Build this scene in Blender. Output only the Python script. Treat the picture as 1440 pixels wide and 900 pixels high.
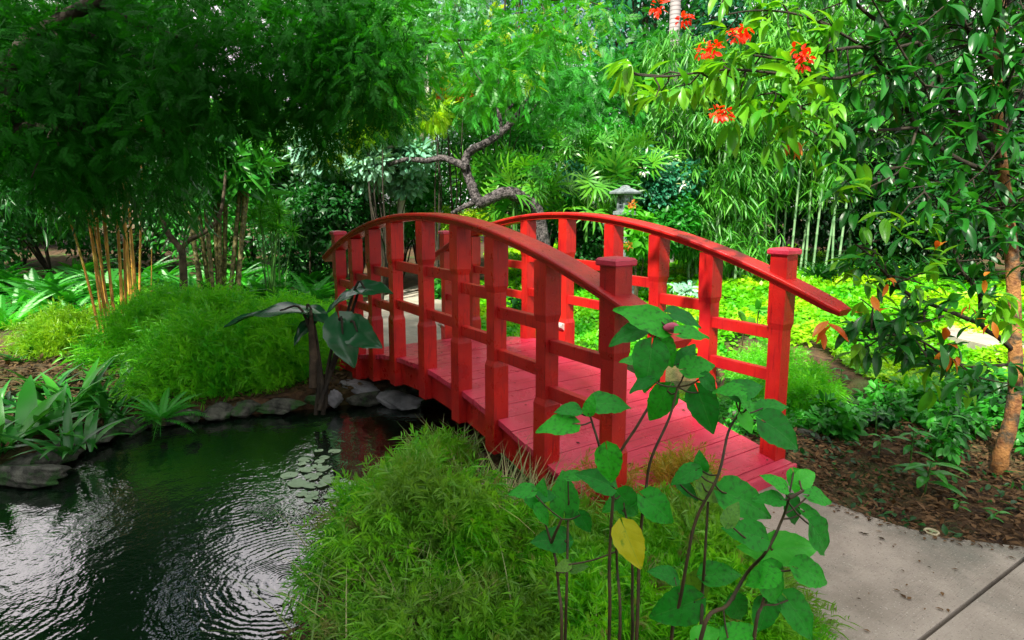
import bpy, bmesh, math, random
import numpy as np
from mathutils import Vector
for _o in list(bpy.data.objects): bpy.data.objects.remove(_o)
rng = np.random.default_rng(7); random.seed(7)
S = bpy.context.scene; COL = S.collection
# ------------------------------------------------------------------ camera
CAM = np.array([3.715, -2.4151, 1.0857]); YAW, PIT, FPX, PY = 2.5467, -0.1351, 852.46, -40.2
FW = np.array([math.cos(PIT)*math.cos(YAW), math.cos(PIT)*math.sin(YAW), math.sin(PIT)])
RT = np.array([math.sin(YAW), -math.cos(YAW), 0.0]); UP = np.cross(RT, FW)
cd = bpy.data.cameras.new('camera'); cam = bpy.data.objects.new('camera', cd); COL.objects.link(cam)
cd.sensor_fit = 'HORIZONTAL'; cd.sensor_width = 36; cd.lens = FPX/1440*36
cd.shift_y = PY/1440; cd.clip_end = 600; cd.clip_start = 0.05
cam.location = CAM; cam.rotation_euler = Vector(FW).to_track_quat('-Z', 'Y').to_euler()
S.camera = cam
# ------------------------------------------------------------------ light
SUN_DIR = np.array([0.42, -0.80, 0.0]); SUN_EL = math.radians(50)
SUN_DIR = SUN_DIR/np.linalg.norm(SUN_DIR)*math.cos(SUN_EL); SUN_DIR[2] = math.sin(SUN_EL)
w = bpy.data.worlds.new('World'); S.world = w; w.use_nodes = True
nt = w.node_tree; bg = nt.nodes['Background']; sky = nt.nodes.new('ShaderNodeTexSky')
sky.sky_type = 'NISHITA'; sky.sun_disc = False; sky.sun_elevation = SUN_EL
sky.sun_rotation = math.atan2(SUN_DIR[0], SUN_DIR[1]); sky.dust_density = 3.0; sky.ozone_density = 1.0; sky.air_density = 1.0
_tc = nt.nodes.new('ShaderNodeTexCoord'); _no = nt.nodes.new('ShaderNodeTexNoise'); _no.inputs['Scale'].default_value = 2.6; _no.inputs['Detail'].default_value = 6
nt.links.new(_tc.outputs['Generated'], _no.inputs['Vector']); _mr = nt.nodes.new('ShaderNodeMapRange'); nt.links.new(_no.outputs[0], _mr.inputs[0]); _mr.inputs[1].default_value = .36; _mr.inputs[2].default_value = .56
_mx = nt.nodes.new('ShaderNodeMix'); _mx.data_type = 'RGBA'; nt.links.new(_mr.outputs[0], _mx.inputs[0]); nt.links.new(sky.outputs[0], _mx.inputs[6]); _mx.inputs[7].default_value = (15.5, 14.4, 14.6, 1)
nt.links.new(_mx.outputs[2], bg.inputs[0]); bg.inputs[1].default_value = 0.06
sd = bpy.data.lights.new('sun', 'SUN'); sd.energy = 5.0; sd.angle = math.radians(2.2); sd.color = (1.0, .95, .82)
sun = bpy.data.objects.new('sun', sd); COL.objects.link(sun); sun.rotation_euler = Vector(-SUN_DIR).to_track_quat('-Z', 'Y').to_euler()
S.view_settings.view_transform = 'Standard'; S.view_settings.look = 'None'
S.view_settings.exposure = 1.22; S.view_settings.gamma = 1
S.cycles.max_bounces = 6; S.cycles.diffuse_bounces = 3; S.cycles.glossy_bounces = 2; S.cycles.transmission_bounces = 4
S.cycles.use_denoising = True; S.cycles.caustics_reflective = False; S.cycles.caustics_refractive = False

def at(px, py, d):
    px, py = np.asarray(px, float), np.asarray(py, float)
    r = FW + RT*((px-720)/FPX)[..., None] - UP*((py-450-PY)/FPX)[..., None] if px.ndim else FW + RT*(px-720)/FPX - UP*(py-450-PY)/FPX
    return CAM + r*(np.asarray(d)[..., None] if np.ndim(d) else d)
def G(px, py, z=-.4):
    r = FW + RT*(px-720)/FPX - UP*(py-450-PY)/FPX
    return CAM + r*((z-CAM[2])/r[2])
def AG(px, d, z=-.4):              # point on the ground under picture column px at distance d
    p = CAM + (FW + RT*(px-720)/FPX)*d; p[2] = z
    return p
# ------------------------------------------------------------------ tags
def tag(o, label=None, cat=None, group=None, kind=None):
    if label: o['label'] = label
    if cat: o['category'] = cat
    if group: o['group'] = group
    if kind: o['kind'] = kind
    return o
def empty(name, loc, label, cat, group=None):
    o = bpy.data.objects.new(name, None); COL.objects.link(o); o.location = loc
    return tag(o, label, cat, group)
def link(name, me, mat=None, parent=None):
    o = bpy.data.objects.new(name, me); COL.objects.link(o)
    if mat is not None and not me.materials: me.materials.append(mat)
    if parent is not None:
        o.parent = parent
        o.location = -Vector(parent.location) if not parent.get('_local') else (0, 0, 0)
    return o
def copy_tree(o, parent=None):
    c = o.copy(); COL.objects.link(c); c.parent = parent
    for ch in list(o.children): copy_tree(ch, c)
    return c
# ------------------------------------------------------------------ mesh from arrays
def mesh(name, V, F, var=None, smooth=False, mat=None):
    V = np.asarray(V, np.float32); F = np.asarray(F, np.int32); k = F.shape[1]
    me = bpy.data.meshes.new(name); me.vertices.add(len(V)); me.vertices.foreach_set('co', V.ravel())
    me.loops.add(F.size); me.loops.foreach_set('vertex_index', F.ravel())
    me.polygons.add(len(F)); me.polygons.foreach_set('loop_start', np.arange(0, F.size, k, dtype=np.int32))
    if smooth: me.polygons.foreach_set('use_smooth', np.ones(len(F), bool))
    if var is not None:
        a = me.attributes.new('var', 'FLOAT', 'POINT'); a.data.foreach_set('value', np.asarray(var, np.float32))
    me.update(calc_edges=True); me.validate()
    if mat is not None: me.materials.append(mat)
    return me
class MB:
    def __init__(s): s.V = []; s.F = []; s.A = []; s.L = []; s.n = 0
    def add(s, V, F, var=0.5):
        V = np.asarray(V, float); F = np.asarray(F, int)
        s.V.append(V); s.F.append(F+s.n); s.A.append(np.broadcast_to(np.asarray(var, float), (len(V),)).copy()); s.n += len(V)
        return s
    def build(s, name, mat, parent=None, smooth=True):
        me = mesh(name, np.concatenate(s.V), np.concatenate(s.F), np.concatenate(s.A), smooth)
        if s.L: me.attributes.new('luv', 'FLOAT_VECTOR', 'POINT').data.foreach_set('vector', np.concatenate(s.L).astype(np.float32).ravel())
        return link(name, me, mat, parent)
def nrm(v): return v/np.maximum(np.linalg.norm(v, axis=-1, keepdims=True), 1e-9)
def inst(T, pos, d, n, sc, var=None, wsc=None):
    """copies of template T=(V,F) (length along +Y, face up +Z) at pos, pointing along d, facing n"""
    V, F = T; pos = np.atleast_2d(pos); N = len(pos)
    y = nrm(np.broadcast_to(d, (N, 3)).astype(float)); z = np.broadcast_to(n, (N, 3)).astype(float)
    x = np.cross(y, z); bad = np.linalg.norm(x, axis=1) < 1e-3; x[bad] = [1, 0.01, 0]; x = nrm(x); z = np.cross(x, y)
    sc = np.broadcast_to(sc, (N,))[:, None, None]
    ws = np.ones((N, 1, 1)) if wsc is None else np.broadcast_to(wsc, (N,))[:, None, None]
    P = pos[:, None, :] + sc*(V[None, :, 0:1]*ws*x[:, None] + V[None, :, 1:2]*y[:, None] + V[None, :, 2:3]*z[:, None])
    FF = (F[None] + (np.arange(N)*len(V))[:, None, None]).reshape(-1, F.shape[1])
    if var is None: var = rng.random(N)
    return P.reshape(-1, 3), FF, np.repeat(np.broadcast_to(var, (N,)), len(V))
def tube(P, R, k=8, jit=0.0, var=0.5):
    P = np.asarray(P, float); n = len(P); R = np.broadcast_to(R, (n,)) if np.ndim(R) else np.full(n, R)
    t = np.gradient(P, axis=0); t = nrm(t)
    a = np.array([0., 0, 1]) if abs(t[0][2]) < .8 else np.array([1., 0, 0])
    u = nrm(np.cross(t[0], a)); V = []
    ang = np.arange(k)*2*np.pi/k
    for i in range(n):
        u = nrm(u - t[i]*(u@t[i])); v = np.cross(t[i], u)
        r = R[i]*(1+jit*(rng.random(k)-.5))
        V.append(P[i] + r[:, None]*(np.cos(ang)[:, None]*u + np.sin(ang)[:, None]*v))
    V = np.concatenate(V); F = []
    for i in range(n-1):
        for j in range(k): F.append((i*k+j, i*k+(j+1) % k, (i+1)*k+(j+1) % k, (i+1)*k+j))
    return V, np.array(F), var
def spline(P, m=6):
    P = np.asarray(P, float); Q = np.vstack([2*P[0]-P[1], P, 2*P[-1]-P[-2]]); out = []
    for i in range(1, len(Q)-2):
        for s in np.linspace(0, 1, m, endpoint=False):
            a, b, c, d = Q[i-1:i+3]
            out.append(.5*((2*b)+(c-a)*s+(2*a-5*b+4*c-d)*s*s+(3*b-a-3*c+d)*s**3))
    out.append(P[-1]); return np.array(out)
# ------------------------------------------------------------------ leaf templates
def T_grid(rows, nx, wfun, curl=0.0, fold=0.15, wave=0.0, seedv=0):
    ys = np.linspace(0, 1, rows); xs = np.linspace(-1, 1, nx); V = []
    for i, y in enumerate(ys):
        for x in xs:
            V.append((x*wfun(y), y*(1-.15*curl*y), fold*abs(x)*wfun(y)*1.2 - curl*y*y*.5 + wave*math.sin(y*9+x*3+seedv)*abs(x)))
    F = [(i*nx+j, i*nx+j+1, (i+1)*nx+j+1, (i+1)*nx+j) for i in range(rows-1) for j in range(nx-1)]
    return np.array(V), np.array(F)
ell = lambda w_: (lambda y: max(.004, w_*math.sin(math.pi*min(1, max(0, y))**.9)**.8) if 0 < y < 1 else .006)
T_DIA = (np.array([(0, 0, 0), (.24, .45, .05), (0, 1, -.08), (-.24, .45, .05)]), np.array([(0, 1, 2, 3)]))
T_LEAF = T_grid(5, 3, ell(.24), curl=.35, fold=.25)
T_BIG = T_grid(9, 5, ell(.155), curl=.5, fold=.3, wave=.012)
T_STRAP = T_grid(7, 3, lambda y: .055*min(1, y*5+.3)*(1-y**3)+.002, curl=.9, fold=.4)
T_BAM = T_grid(4, 3, lambda y: .06*min(1, y*6+.1)*(1-y**2.2)+.002, curl=.4, fold=.3)
T_BLADE = T_grid(4, 2, lambda y: .022*(1-y)+.001, curl=.5, fold=0)
def T_frond(pairs, lw, ll, curl=.6, tip=True, ang=62, droop=.15, prof=None):
    V = []; F = []
    def rach(s): return np.array([0, s*(1-.2*curl*s), -curl*s*s*.55 + .0])
    n = 8
    for i in range(n+1):
        c = rach(i/n); r = .008*(1-i/n)+.002; V += [c+[-r, 0, 0], c+[r, 0, 0]]
    F += [(2*i, 2*i+1, 2*i+3, 2*i+2) for i in range(n)]
    for k in range(pairs):
        s = .1+.88*k/pairs; c = rach(s); L = ll*(prof(s) if prof else (math.sin(math.pi*(s*.8+.18))**.7))
        tg = rach(min(1, s+.03))-rach(s-.03); tg /= np.linalg.norm(tg)
        for sg in (-1, 1):
            a = math.radians(ang+6*math.sin(k*2.1)); dr = math.cos(a)*tg + math.sin(a)*np.array([sg, 0, 0]) + np.array([0, 0, -droop]); dr /= np.linalg.norm(dr)
            sd = np.cross(dr, [0, 0, 1.]); sd /= np.linalg.norm(sd); b = len(V)
            V += [c, c+dr*L*.45+sd*lw*L, c+dr*L, c+dr*L*.45-sd*lw*L]; F.append((b, b+1, b+2, b+3))
    return np.array(V), np.array(F)
T_FERN = T_frond(26, .15, .11, curl=.9, droop=.2)
T_PIN = T_frond(12, .13, .26, curl=.5, ang=55, droop=.1)
T_PINF = T_frond(15, .13, .2, curl=.5, ang=60, droop=.05)
def T_feather(n=16, L=.42, wd=.027):
    r = np.random.default_rng(3); V = []; F = []
    for i in range(5):
        y = i/5; V += [(-.006, y, -.1*y*y), (.006, y, -.1*y*y)]
    F += [(2*i, 2*i+1, 2*i+3, 2*i+2) for i in range(4)]
    for k in range(n):
        s = .15+.8*k/n; a = r.random()*6.28; d = np.array([math.cos(a)*.8, .75, math.sin(a)*.8]); d /= np.linalg.norm(d); l = L*(.6+.6*r.random())
        sd = np.cross(d, r.normal(size=3)); sd /= np.linalg.norm(sd); c = np.array([0, s, -.1*s*s]); b = len(V)
        V += [c, c+d*l*.5+sd*wd+[0, 0, .0], c+d*l+[0, 0, -l*.25], c+d*l*.5-sd*wd]; F.append((b, b+1, b+2, b+3))
    return np.array(V), np.array(F)
T_FEA = T_feather()
def T_fan(n=10):
    V = []; F = []
    for k in range(n):
        a = math.radians(-105+210*k/(n-1)); d = np.array([math.sin(a), math.cos(a), 0]); s = np.array([d[1], -d[0], 0]); L = .85+.15*math.cos(a)
        b = len(V)
        for j, (t, wd, z) in enumerate([(0.02, .012, 0), (.4, .05, .05), (.8, .04, -.03), (1, .004, -.16)]):
            c = d*t*L; V += [c-s*wd+[0, 0, z], c+s*wd+[0, 0, z]]
        F += [(b+2*j, b+2*j+1, b+2*j+3, b+2*j+2) for j in range(3)]
    return np.array(V), np.array(F)
T_FAN = T_fan()
def T_heart(seed=0):
    r = np.random.default_rng(seed); rows, nx = 13, 9; V = []
    for i in range(rows):
        t = i/(rows-1)
        wd = .43*math.sin(math.pi*min(1, t**.60))**.78*(1-.18*t) if 0 < t < 1 else .02
        for j in range(nx):
            x = -1+2*j/(nx-1); sc = 1+.035*math.sin(i*2.9+(3 if x > 0 else 0)) if abs(x) > .9 else 1
            y = t - .16*(1-t)**3*abs(x)**1.5*1.6
            z = .22*abs(x)*wd - .32*t*t + .03*math.sin(t*13+x*2+seed)*abs(x) - .09*x*x*wd + .012*math.cos(j*math.pi)*abs(x)
            V.append((x*wd*sc, y, z))
    F = [(i*nx+j, i*nx+j+1, (i+1)*nx+j+1, (i+1)*nx+j) for i in range(rows-1) for j in range(nx-1)]
    return np.array(V), np.array(F)
HEARTS = [T_heart(i) for i in range(4)]
# ------------------------------------------------------------------ materials
def newmat(name):
    m = bpy.data.materials.new(name); m.use_nodes = True; return m, m.node_tree, m.node_tree.nodes['Principled BSDF']
def nd(t, ty, **k):
    n = t.nodes.new(ty)
    for a, b in k.items(): setattr(n, a, b)
    return n
def mixc(t, fac, a, b, mode='MIX'):
    m = nd(t, 'ShaderNodeMix', data_type='RGBA', blend_type=mode)
    for s, v in ((0, fac), (6, a), (7, b)):
        if hasattr(v, 'links'): t.links.new(v, m.inputs[s])
        else: m.inputs[s].default_value = v if s == 0 else (*v, 1)
    return m.outputs[2]
def noise(t, scale, detail=4, vec=None, rough=.6):
    n = nd(t, 'ShaderNodeTexNoise'); n.inputs['Scale'].default_value = scale; n.inputs['Detail'].default_value = detail; n.inputs['Roughness'].default_value = rough
    if vec is None:
        g = nd(t, 'ShaderNodeNewGeometry'); vec = g.outputs['Position']
    t.links.new(vec, n.inputs['Vector']); return n.outputs[0]
def ramp(t, v, a, b):
    m = nd(t, 'ShaderNodeMapRange'); t.links.new(v, m.inputs[0]); m.inputs[1].default_value = a; m.inputs[2].default_value = b; return m.outputs[0]
def bump(t, h, st, dist, bs):
    b = nd(t, 'ShaderNodeBump'); b.inputs['Strength'].default_value = st; b.inputs['Distance'].default_value = dist; t.links.new(h, b.inputs['Height']); t.links.new(b.outputs[0], bs.inputs['Normal']); return b
def leafmat(name, c1, c2, tr=.35, rough=.42, big=None, spots=None, spec=.5, vein=False):
    m, t, bs = newmat(name)
    a = nd(t, 'ShaderNodeAttribute', attribute_name='var')
    c = mixc(t, a.outputs['Fac'], c1, c2)
    if big is not None:
        c = mixc(t, ramp(t, noise(t, big[1], 2), .45, .62), c, big[0])
    if spots is not None:
        c = mixc(t, ramp(t, noise(t, spots[1], 3), .6, .68), c, spots[0])
    t.links.new(c, bs.inputs['Base Color']); bs.inputs['Roughness'].default_value = rough; bs.inputs['Specular IOR Level'].default_value = spec
    if vein:
        lu = nd(t, 'ShaderNodeAttribute', attribute_name='luv'); sx = nd(t, 'ShaderNodeSeparateXYZ'); t.links.new(lu.outputs['Vector'], sx.inputs[0])
        def mt(op, a_, b_=None, c_=None):
            q = nd(t, 'ShaderNodeMath', operation=op)
            for i_, v_ in enumerate((a_, b_, c_)):
                if v_ is None: continue
                if hasattr(v_, 'links'): t.links.new(v_, q.inputs[i_])
                else: q.inputs[i_].default_value = v_
            return q.outputs[0]
        ax = mt('ABSOLUTE', sx.outputs[0]); ph = mt('SUBTRACT', sx.outputs[1], mt('MULTIPLY', ax, .75))
        sn = mt('ABSOLUTE', mt('SINE', mt('MULTIPLY', ph, 15.0))); side = ramp(t, sn, .12, .01); mid = ramp(t, ax, .016, .004)
        vn = mt('MAXIMUM', mt('MULTIPLY', side, .55), mid); fine = noise(t, 60, 3, lu.outputs['Vector'])
        c = mixc(t, mt('MULTIPLY', vn, .3), c, (.10, .42, .08)); c = mixc(t, ramp(t, noise(t, 7, 3, lu.outputs['Vector']), .5, .75), c, (.02, .12, .015) if c1[1] < .35 else c2)
        t.links.new(c, bs.inputs['Base Color']); bump(t, mt('ADD', mt('MULTIPLY', sn, .5), mt('MULTIPLY', fine, 1.2)), .3, .006, bs)
    tl = nd(t, 'ShaderNodeBsdfTranslucent'); c3 = mixc(t, 1.0, c, (1.5, 1.35, .5), 'MULTIPLY'); t.links.new(c3, tl.inputs[0])
    mx = nd(t, 'ShaderNodeMixShader'); mx.inputs[0].default_value = tr
    t.links.new(bs.outputs[0], mx.inputs[1]); t.links.new(tl.outputs[0], mx.inputs[2]); t.links.new(mx.outputs[0], t.nodes['Material Output'].inputs[0])
    return m
def plain(name, c1, c2, scale=6, rough=.7, bst=.4, bd=.01, bscale=None, spec=.4, lo=.35, hi=.65, c3=None, s3=2):
    m, t, bs = newmat(name); c = mixc(t, ramp(t, noise(t, scale), lo, hi), c1, c2)
    if c3 is not None: c = mixc(t, ramp(t, noise(t, s3, 3), .5, .62), c, c3)
    t.links.new(c, bs.inputs['Base Color']); bs.inputs['Roughness'].default_value = rough; bs.inputs['Specular IOR Level'].default_value = spec
    if bst: bump(t, noise(t, bscale or scale*4, 5), bst, bd, bs)
    return m
M = {}
M['dark_pin'] = leafmat('dark pinnate leaf', (.005, .065, .004), (.013, .15, .006), tr=.5, spec=.12, rough=.6)  # backlit shade of the overhanging crown put into the leaf colour
M['very_dark'] = leafmat('deep shade leaf', (.003, .035, .008), (.010, .085, .014), tr=.25)  # canopy shade put into the leaf colour
M['bright_pin'] = leafmat('sunlit pinnate leaf', (.015, .20, .008), (.06, .38, .012), tr=.45)  # lit copy of the dark pinnate leaf, sunlight put into the colour
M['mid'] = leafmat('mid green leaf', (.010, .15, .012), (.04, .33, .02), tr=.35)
M['mid_dark'] = leafmat('dark green leaf', (.005, .06, .010), (.016, .15, .016), tr=.3)
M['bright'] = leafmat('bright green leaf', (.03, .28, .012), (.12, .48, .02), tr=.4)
M['yellow'] = leafmat('yellow green leaf', (.16, .46, .01), (.40, .60, .01), tr=.45)
M['silver'] = leafmat('silver leaf', (.10, .34, .20), (.34, .58, .44), tr=.25)
M['teal'] = leafmat('blue green leaf', (.012, .13, .06), (.04, .26, .13), tr=.25)
M['lawn'] = leafmat('ground cover leaf', (.03, .36, .006), (.18, .62, .008), tr=.4, big=((.36, .66, .008), .9))
M['mound'] = leafmat('feathery leaf', (.04, .40, .01), (.20, .66, .02), tr=.4)
M['mound_y'] = leafmat('yellowish feathery leaf', (.10, .36, .01), (.26, .50, .015), tr=.4)
M['grass'] = leafmat('grass leaf', (.04, .36, .010), (.24, .66, .02), tr=.4, big=((.16, .36, .04), 2.5), spots=((.22, .24, .07), 7))
M['rust'] = leafmat('rusty grass', (.20, .36, .02), (.50, .34, .04), tr=.35)
M['fern'] = leafmat('fern leaf', (.018, .30, .02), (.08, .50, .035), tr=.4)
M['strap'] = leafmat('strap leaf', (.015, .17, .018), (.06, .33, .03), tr=.3, rough=.3)
M['bam_dark'] = leafmat('golden bamboo leaf', (.01, .10, .012), (.03, .22, .03), tr=.35, rough=.35)
M['bam'] = leafmat('bamboo leaf', (.012, .17, .015), (.12, .42, .03), tr=.33)
M['palm'] = leafmat('palm leaf', (.018, .21, .012), (.13, .40, .02), tr=.3, rough=.35)
M['heart'] = leafmat('heart leaf', (.005, .22, .018), (.035, .50, .018), tr=.28, spec=.3, rough=.5, vein=True)
M['heart_lit'] = leafmat('young heart leaf', (.03, .60, .02), (.10, .70, .04), tr=.35, rough=.4, vein=True)  # sunlit heart leaves: the light is put into a brighter colour
M['heart_yel'] = leafmat('yellowed leaf', (.50, .60, .01), (.60, .62, .02), tr=.35, rough=.5, vein=True, spots=((.2, .40, .02), 25))
M['olive'] = leafmat('olive leaf', (.08, .30, .015), (.14, .36, .02), tr=.35, vein=True)
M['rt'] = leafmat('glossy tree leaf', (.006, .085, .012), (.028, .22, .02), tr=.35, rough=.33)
M['rt_lit'] = leafmat('pale tree leaf', (.05, .30, .015), (.17, .46, .02), tr=.45, rough=.35)  # lit copy of the glossy tree leaf, sunlight put into its colour
M['red_leaf'] = leafmat('red petal', (.80, .015, .005), (.9, .07, .01), tr=.3)
M['orange_leaf'] = leafmat('orange leaf', (.60, .22, .02), (.55, .08, .02), tr=.35)
M['ear_green'] = leafmat('dark glossy strap leaf', (.008, .09, .012), (.04, .26, .03), tr=.25, rough=.28)
M['ear'] = leafmat('elephant ear leaf', (.008, .08, .025), (.02, .13, .04), tr=.12, rough=.25)
M['lily'] = leafmat('lily pad', (.22, .40, .20), (.34, .46, .30), tr=.05, rough=.4)
M['litter'] = leafmat('dead leaves', (.025, .014, .006), (.20, .115, .05), tr=.1, rough=.8, spec=.2)
M['litter_dark'] = leafmat('damp dead leaves', (.03, .02, .01), (.12, .08, .03), tr=.1, rough=.8, spec=.2)
M['bark'] = plain('dark bark', (.03, .022, .012), (.10, .075, .045), 12, .85, .8, .02, 30)
M['bark_black'] = plain('wet dark bark', (.012, .010, .006), (.04, .032, .018), 12, .8, .8, .02, 30)
M['bark_grey'] = plain('furrowed grey bark', (.010, .009, .009), (.15, .13, .13), 22, .85, 1, .05, 45, lo=.42, hi=.6)
M['bark_pale'] = plain('pale bark', (.30, .27, .24), (.5, .46, .42), 8, .8, .4, .01)
M['bark_orange'] = plain('orange brown bark', (.13, .05, .016), (.40, .19, .055), 14, .75, .9, .02, 45, c3=(.06, .045, .025), s3=9)
M['stem'] = plain('dark stem', (.03, .03, .012), (.09, .06, .025), 20, .6, .3, .004)
M['stem_green'] = plain('green stem', (.03, .14, .02), (.08, .22, .03), 20, .6, .2, .004)
M['soil'] = plain('soil', (.035, .02, .010), (.14, .08, .035), 9, .95, .9, .03, 40, c3=(.05, .07, .015), s3=1.1)
M['stone'] = plain('mossy stone', (.02, .024, .018), (.12, .13, .10), 14, .9, .9, .02, 45, c3=(.03, .10, .02), s3=8)
M['slab'] = plain('grey stone slab', (.14, .15, .16), (.30, .31, .32), 10, .85, .6, .01, 45)
M['granite'] = plain('weathered granite', (.07, .09, .10), (.22, .26, .27), 18, .85, .6, .01, 60)
M['gold_culm'] = plain('golden cane', (.34, .15, .02), (.62, .34, .05), 5, .4, .2, .004, c3=(.20, .22, .03), s3=2)
M['green_culm'] = plain('pale green cane', (.10, .24, .10), (.22, .36, .18), 5, .4, .2, .004)
M['metal'] = plain('zinc fitting', (.4, .4, .36), (.6, .6, .55), 30, .4, .1, .002)
M['blue'] = plain('blue paint', (.02, .10, .42), (.03, .14, .5), 10, .5, .1, .002)
M['white'] = plain('white paint', (.7, .72, .75), (.8, .8, .82), 10, .5, .1, .002)
M['petal_w'] = leafmat('white petal', (.7, .8, .8), (.8, .85, .85), tr=.3)
M['palm_trunk'] = None
def paint(name, c1, c2, rough, wear, wscale, bst=.25):
    m, t, bs = newmat(name)
    c = mixc(t, ramp(t, noise(t, 3, 5), .35, .7), c1, c2)
    c = mixc(t, ramp(t, noise(t, wscale, 8, rough=.75), .64, .74), c, wear)
    c = mixc(t, ramp(t, noise(t, 190, 2), .68, .74), c, wear)
    g = nd(t, 'ShaderNodeNewGeometry')
    mp = nd(t, 'ShaderNodeMapping'); t.links.new(g.outputs['Position'], mp.inputs[0]); mp.inputs['Scale'].default_value = (60, 60, 5) if 'post' in name else (60, 5, 60)
    c = mixc(t, ramp(t, noise(t, 1, 5, mp.outputs[0]), .56, .72), c, tuple(v*.62 for v in c1))
    t.links.new(c, bs.inputs['Base Color'])
    r = ramp(t, noise(t, 9, 4), .3, .7)
    mr = nd(t, 'ShaderNodeMapRange'); t.links.new(r, mr.inputs[0]); mr.inputs[3].default_value = rough-.1; mr.inputs[4].default_value = rough+.14
    t.links.new(mr.outputs[0], bs.inputs['Roughness']); bs.inputs['Specular IOR Level'].default_value = .5
    ad = nd(t, 'ShaderNodeMath', operation='ADD'); t.links.new(noise(t, 140, 3), ad.inputs[0]); t.links.new(noise(t, 14, 4, mp.outputs[0]), ad.inputs[1])
    bump(t, ad.outputs[0], bst, .004, bs)
    return m
M['red'] = paint('red post paint', (.34, .006, .009), (.64, .020, .011), .33, (.10, .012, .010), 26, .45)
M['deck'] = paint('red deck paint', (.50, .022, .055), (.66, .055, .11), .31, (.24, .03, .05), 18, .4)
M['conc'] = None
def concrete():
    m, t, bs = newmat('broomed concrete')
    c = mixc(t, ramp(t, noise(t, 3, 6), .35, .65), (.27, .24, .185), (.46, .41, .33))
    c = mixc(t, ramp(t, noise(t, 1.3, 5), .5, .66), c, (.17, .18, .14))
    c = mixc(t, ramp(t, noise(t, 160, 2), .62, .75), c, (.07, .06, .05))
    c = mixc(t, ramp(t, noise(t, 120, 2), .64, .7), c, (.52, .48, .40))
    t.links.new(c, bs.inputs['Base Color']); bs.inputs['Roughness'].default_value = .9
    g = nd(t, 'ShaderNodeNewGeometry'); mp = nd(t, 'ShaderNodeMapping'); t.links.new(g.outputs['Position'], mp.inputs[0]); mp.inputs['Rotation'].default_value = (0, 0, .5); mp.inputs['Scale'].default_value = (220, 8, 8)
    ad = nd(t, 'ShaderNodeMath', operation='ADD'); t.links.new(noise(t, 1, 3, mp.outputs[0]), ad.inputs[0]); t.links.new(noise(t, 90, 5), ad.inputs[1])
    bump(t, ad.outputs[0], .6, .006, bs); return m
M['conc'] = concrete()
def water():
    m, t, bs = newmat('pond water')
    bs.inputs['Base Color'].default_value = (.004, .012, .006, 1); bs.inputs['Roughness'].default_value = .015; bs.inputs['IOR'].default_value = 2.8
    g = nd(t, 'ShaderNodeNewGeometry'); tot = None
    def mth(op, a, b=None):
        n = nd(t, 'ShaderNodeMath', operation=op)
        for i, v in enumerate((a, b)):
            if v is None: continue
            if hasattr(v, 'links'): t.links.new(v, n.inputs[i])
            else: n.inputs[i].default_value = v
        return n.outputs[0]
    for (px, py, k, amp, R) in [(400, 815, 210, .6, .6), (335, 715, 185, .3, .45), (-60, 860, 170, .35, .8), (462, 715, 230, .4, .3)]:
        c = G(px, py, -.52)
        v = nd(t, 'ShaderNodeVectorMath', operation='DISTANCE'); t.links.new(g.outputs['Position'], v.inputs[0]); v.inputs[1].default_value = c
        nz = mth('MULTIPLY', noise(t, 4, 2), .09)
        d = mth('ADD', v.outputs['Value'], nz)
        s = mth('SINE', mth('MULTIPLY', d, k)); e = mth('SUBTRACT', 1.0, mth('DIVIDE', v.outputs['Value'], R)); e = mth('MAXIMUM', e, 0.0)
        h = mth('MULTIPLY', mth('MULTIPLY', s, mth('MULTIPLY', e, ramp(t, noise(t, 3, 2), .35, .6))), amp*.0014)
        tot = h if tot is None else mth('ADD', tot, h)
    tot = mth('ADD', tot, mth('MULTIPLY', noise(t, 11, 3), .005)); tot = mth('ADD', tot, mth('MULTIPLY', noise(t, 50, 2), .0006))
    b = nd(t, 'ShaderNodeBump'); b.inputs['Strength'].default_value = 1; b.inputs['Distance'].default_value = 1.0
    t.links.new(tot, b.inputs['Height']); t.links.new(b.outputs[0], bs.inputs['Normal']); return m
M['water'] = water()
def ringed():
    m, t, bs = newmat('ringed palm bark'); g = nd(t, 'ShaderNodeNewGeometry'); s = nd(t, 'ShaderNodeSeparateXYZ'); t.links.new(g.outputs['Position'], s.inputs[0])
    n = nd(t, 'ShaderNodeMath', operation='MULTIPLY'); t.links.new(s.outputs[2], n.inputs[0]); n.inputs[1].default_value = 70
    q = nd(t, 'ShaderNodeMath', operation='SINE'); t.links.new(n.outputs[0], q.inputs[0])
    c = mixc(t, ramp(t, q.outputs[0], .3, .9), (.36, .32, .32), (.18, .16, .16)); t.links.new(c, bs.inputs['Base Color']); bs.inputs['Roughness'].default_value = .8; return m
M['palm_trunk'] = ringed()
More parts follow.
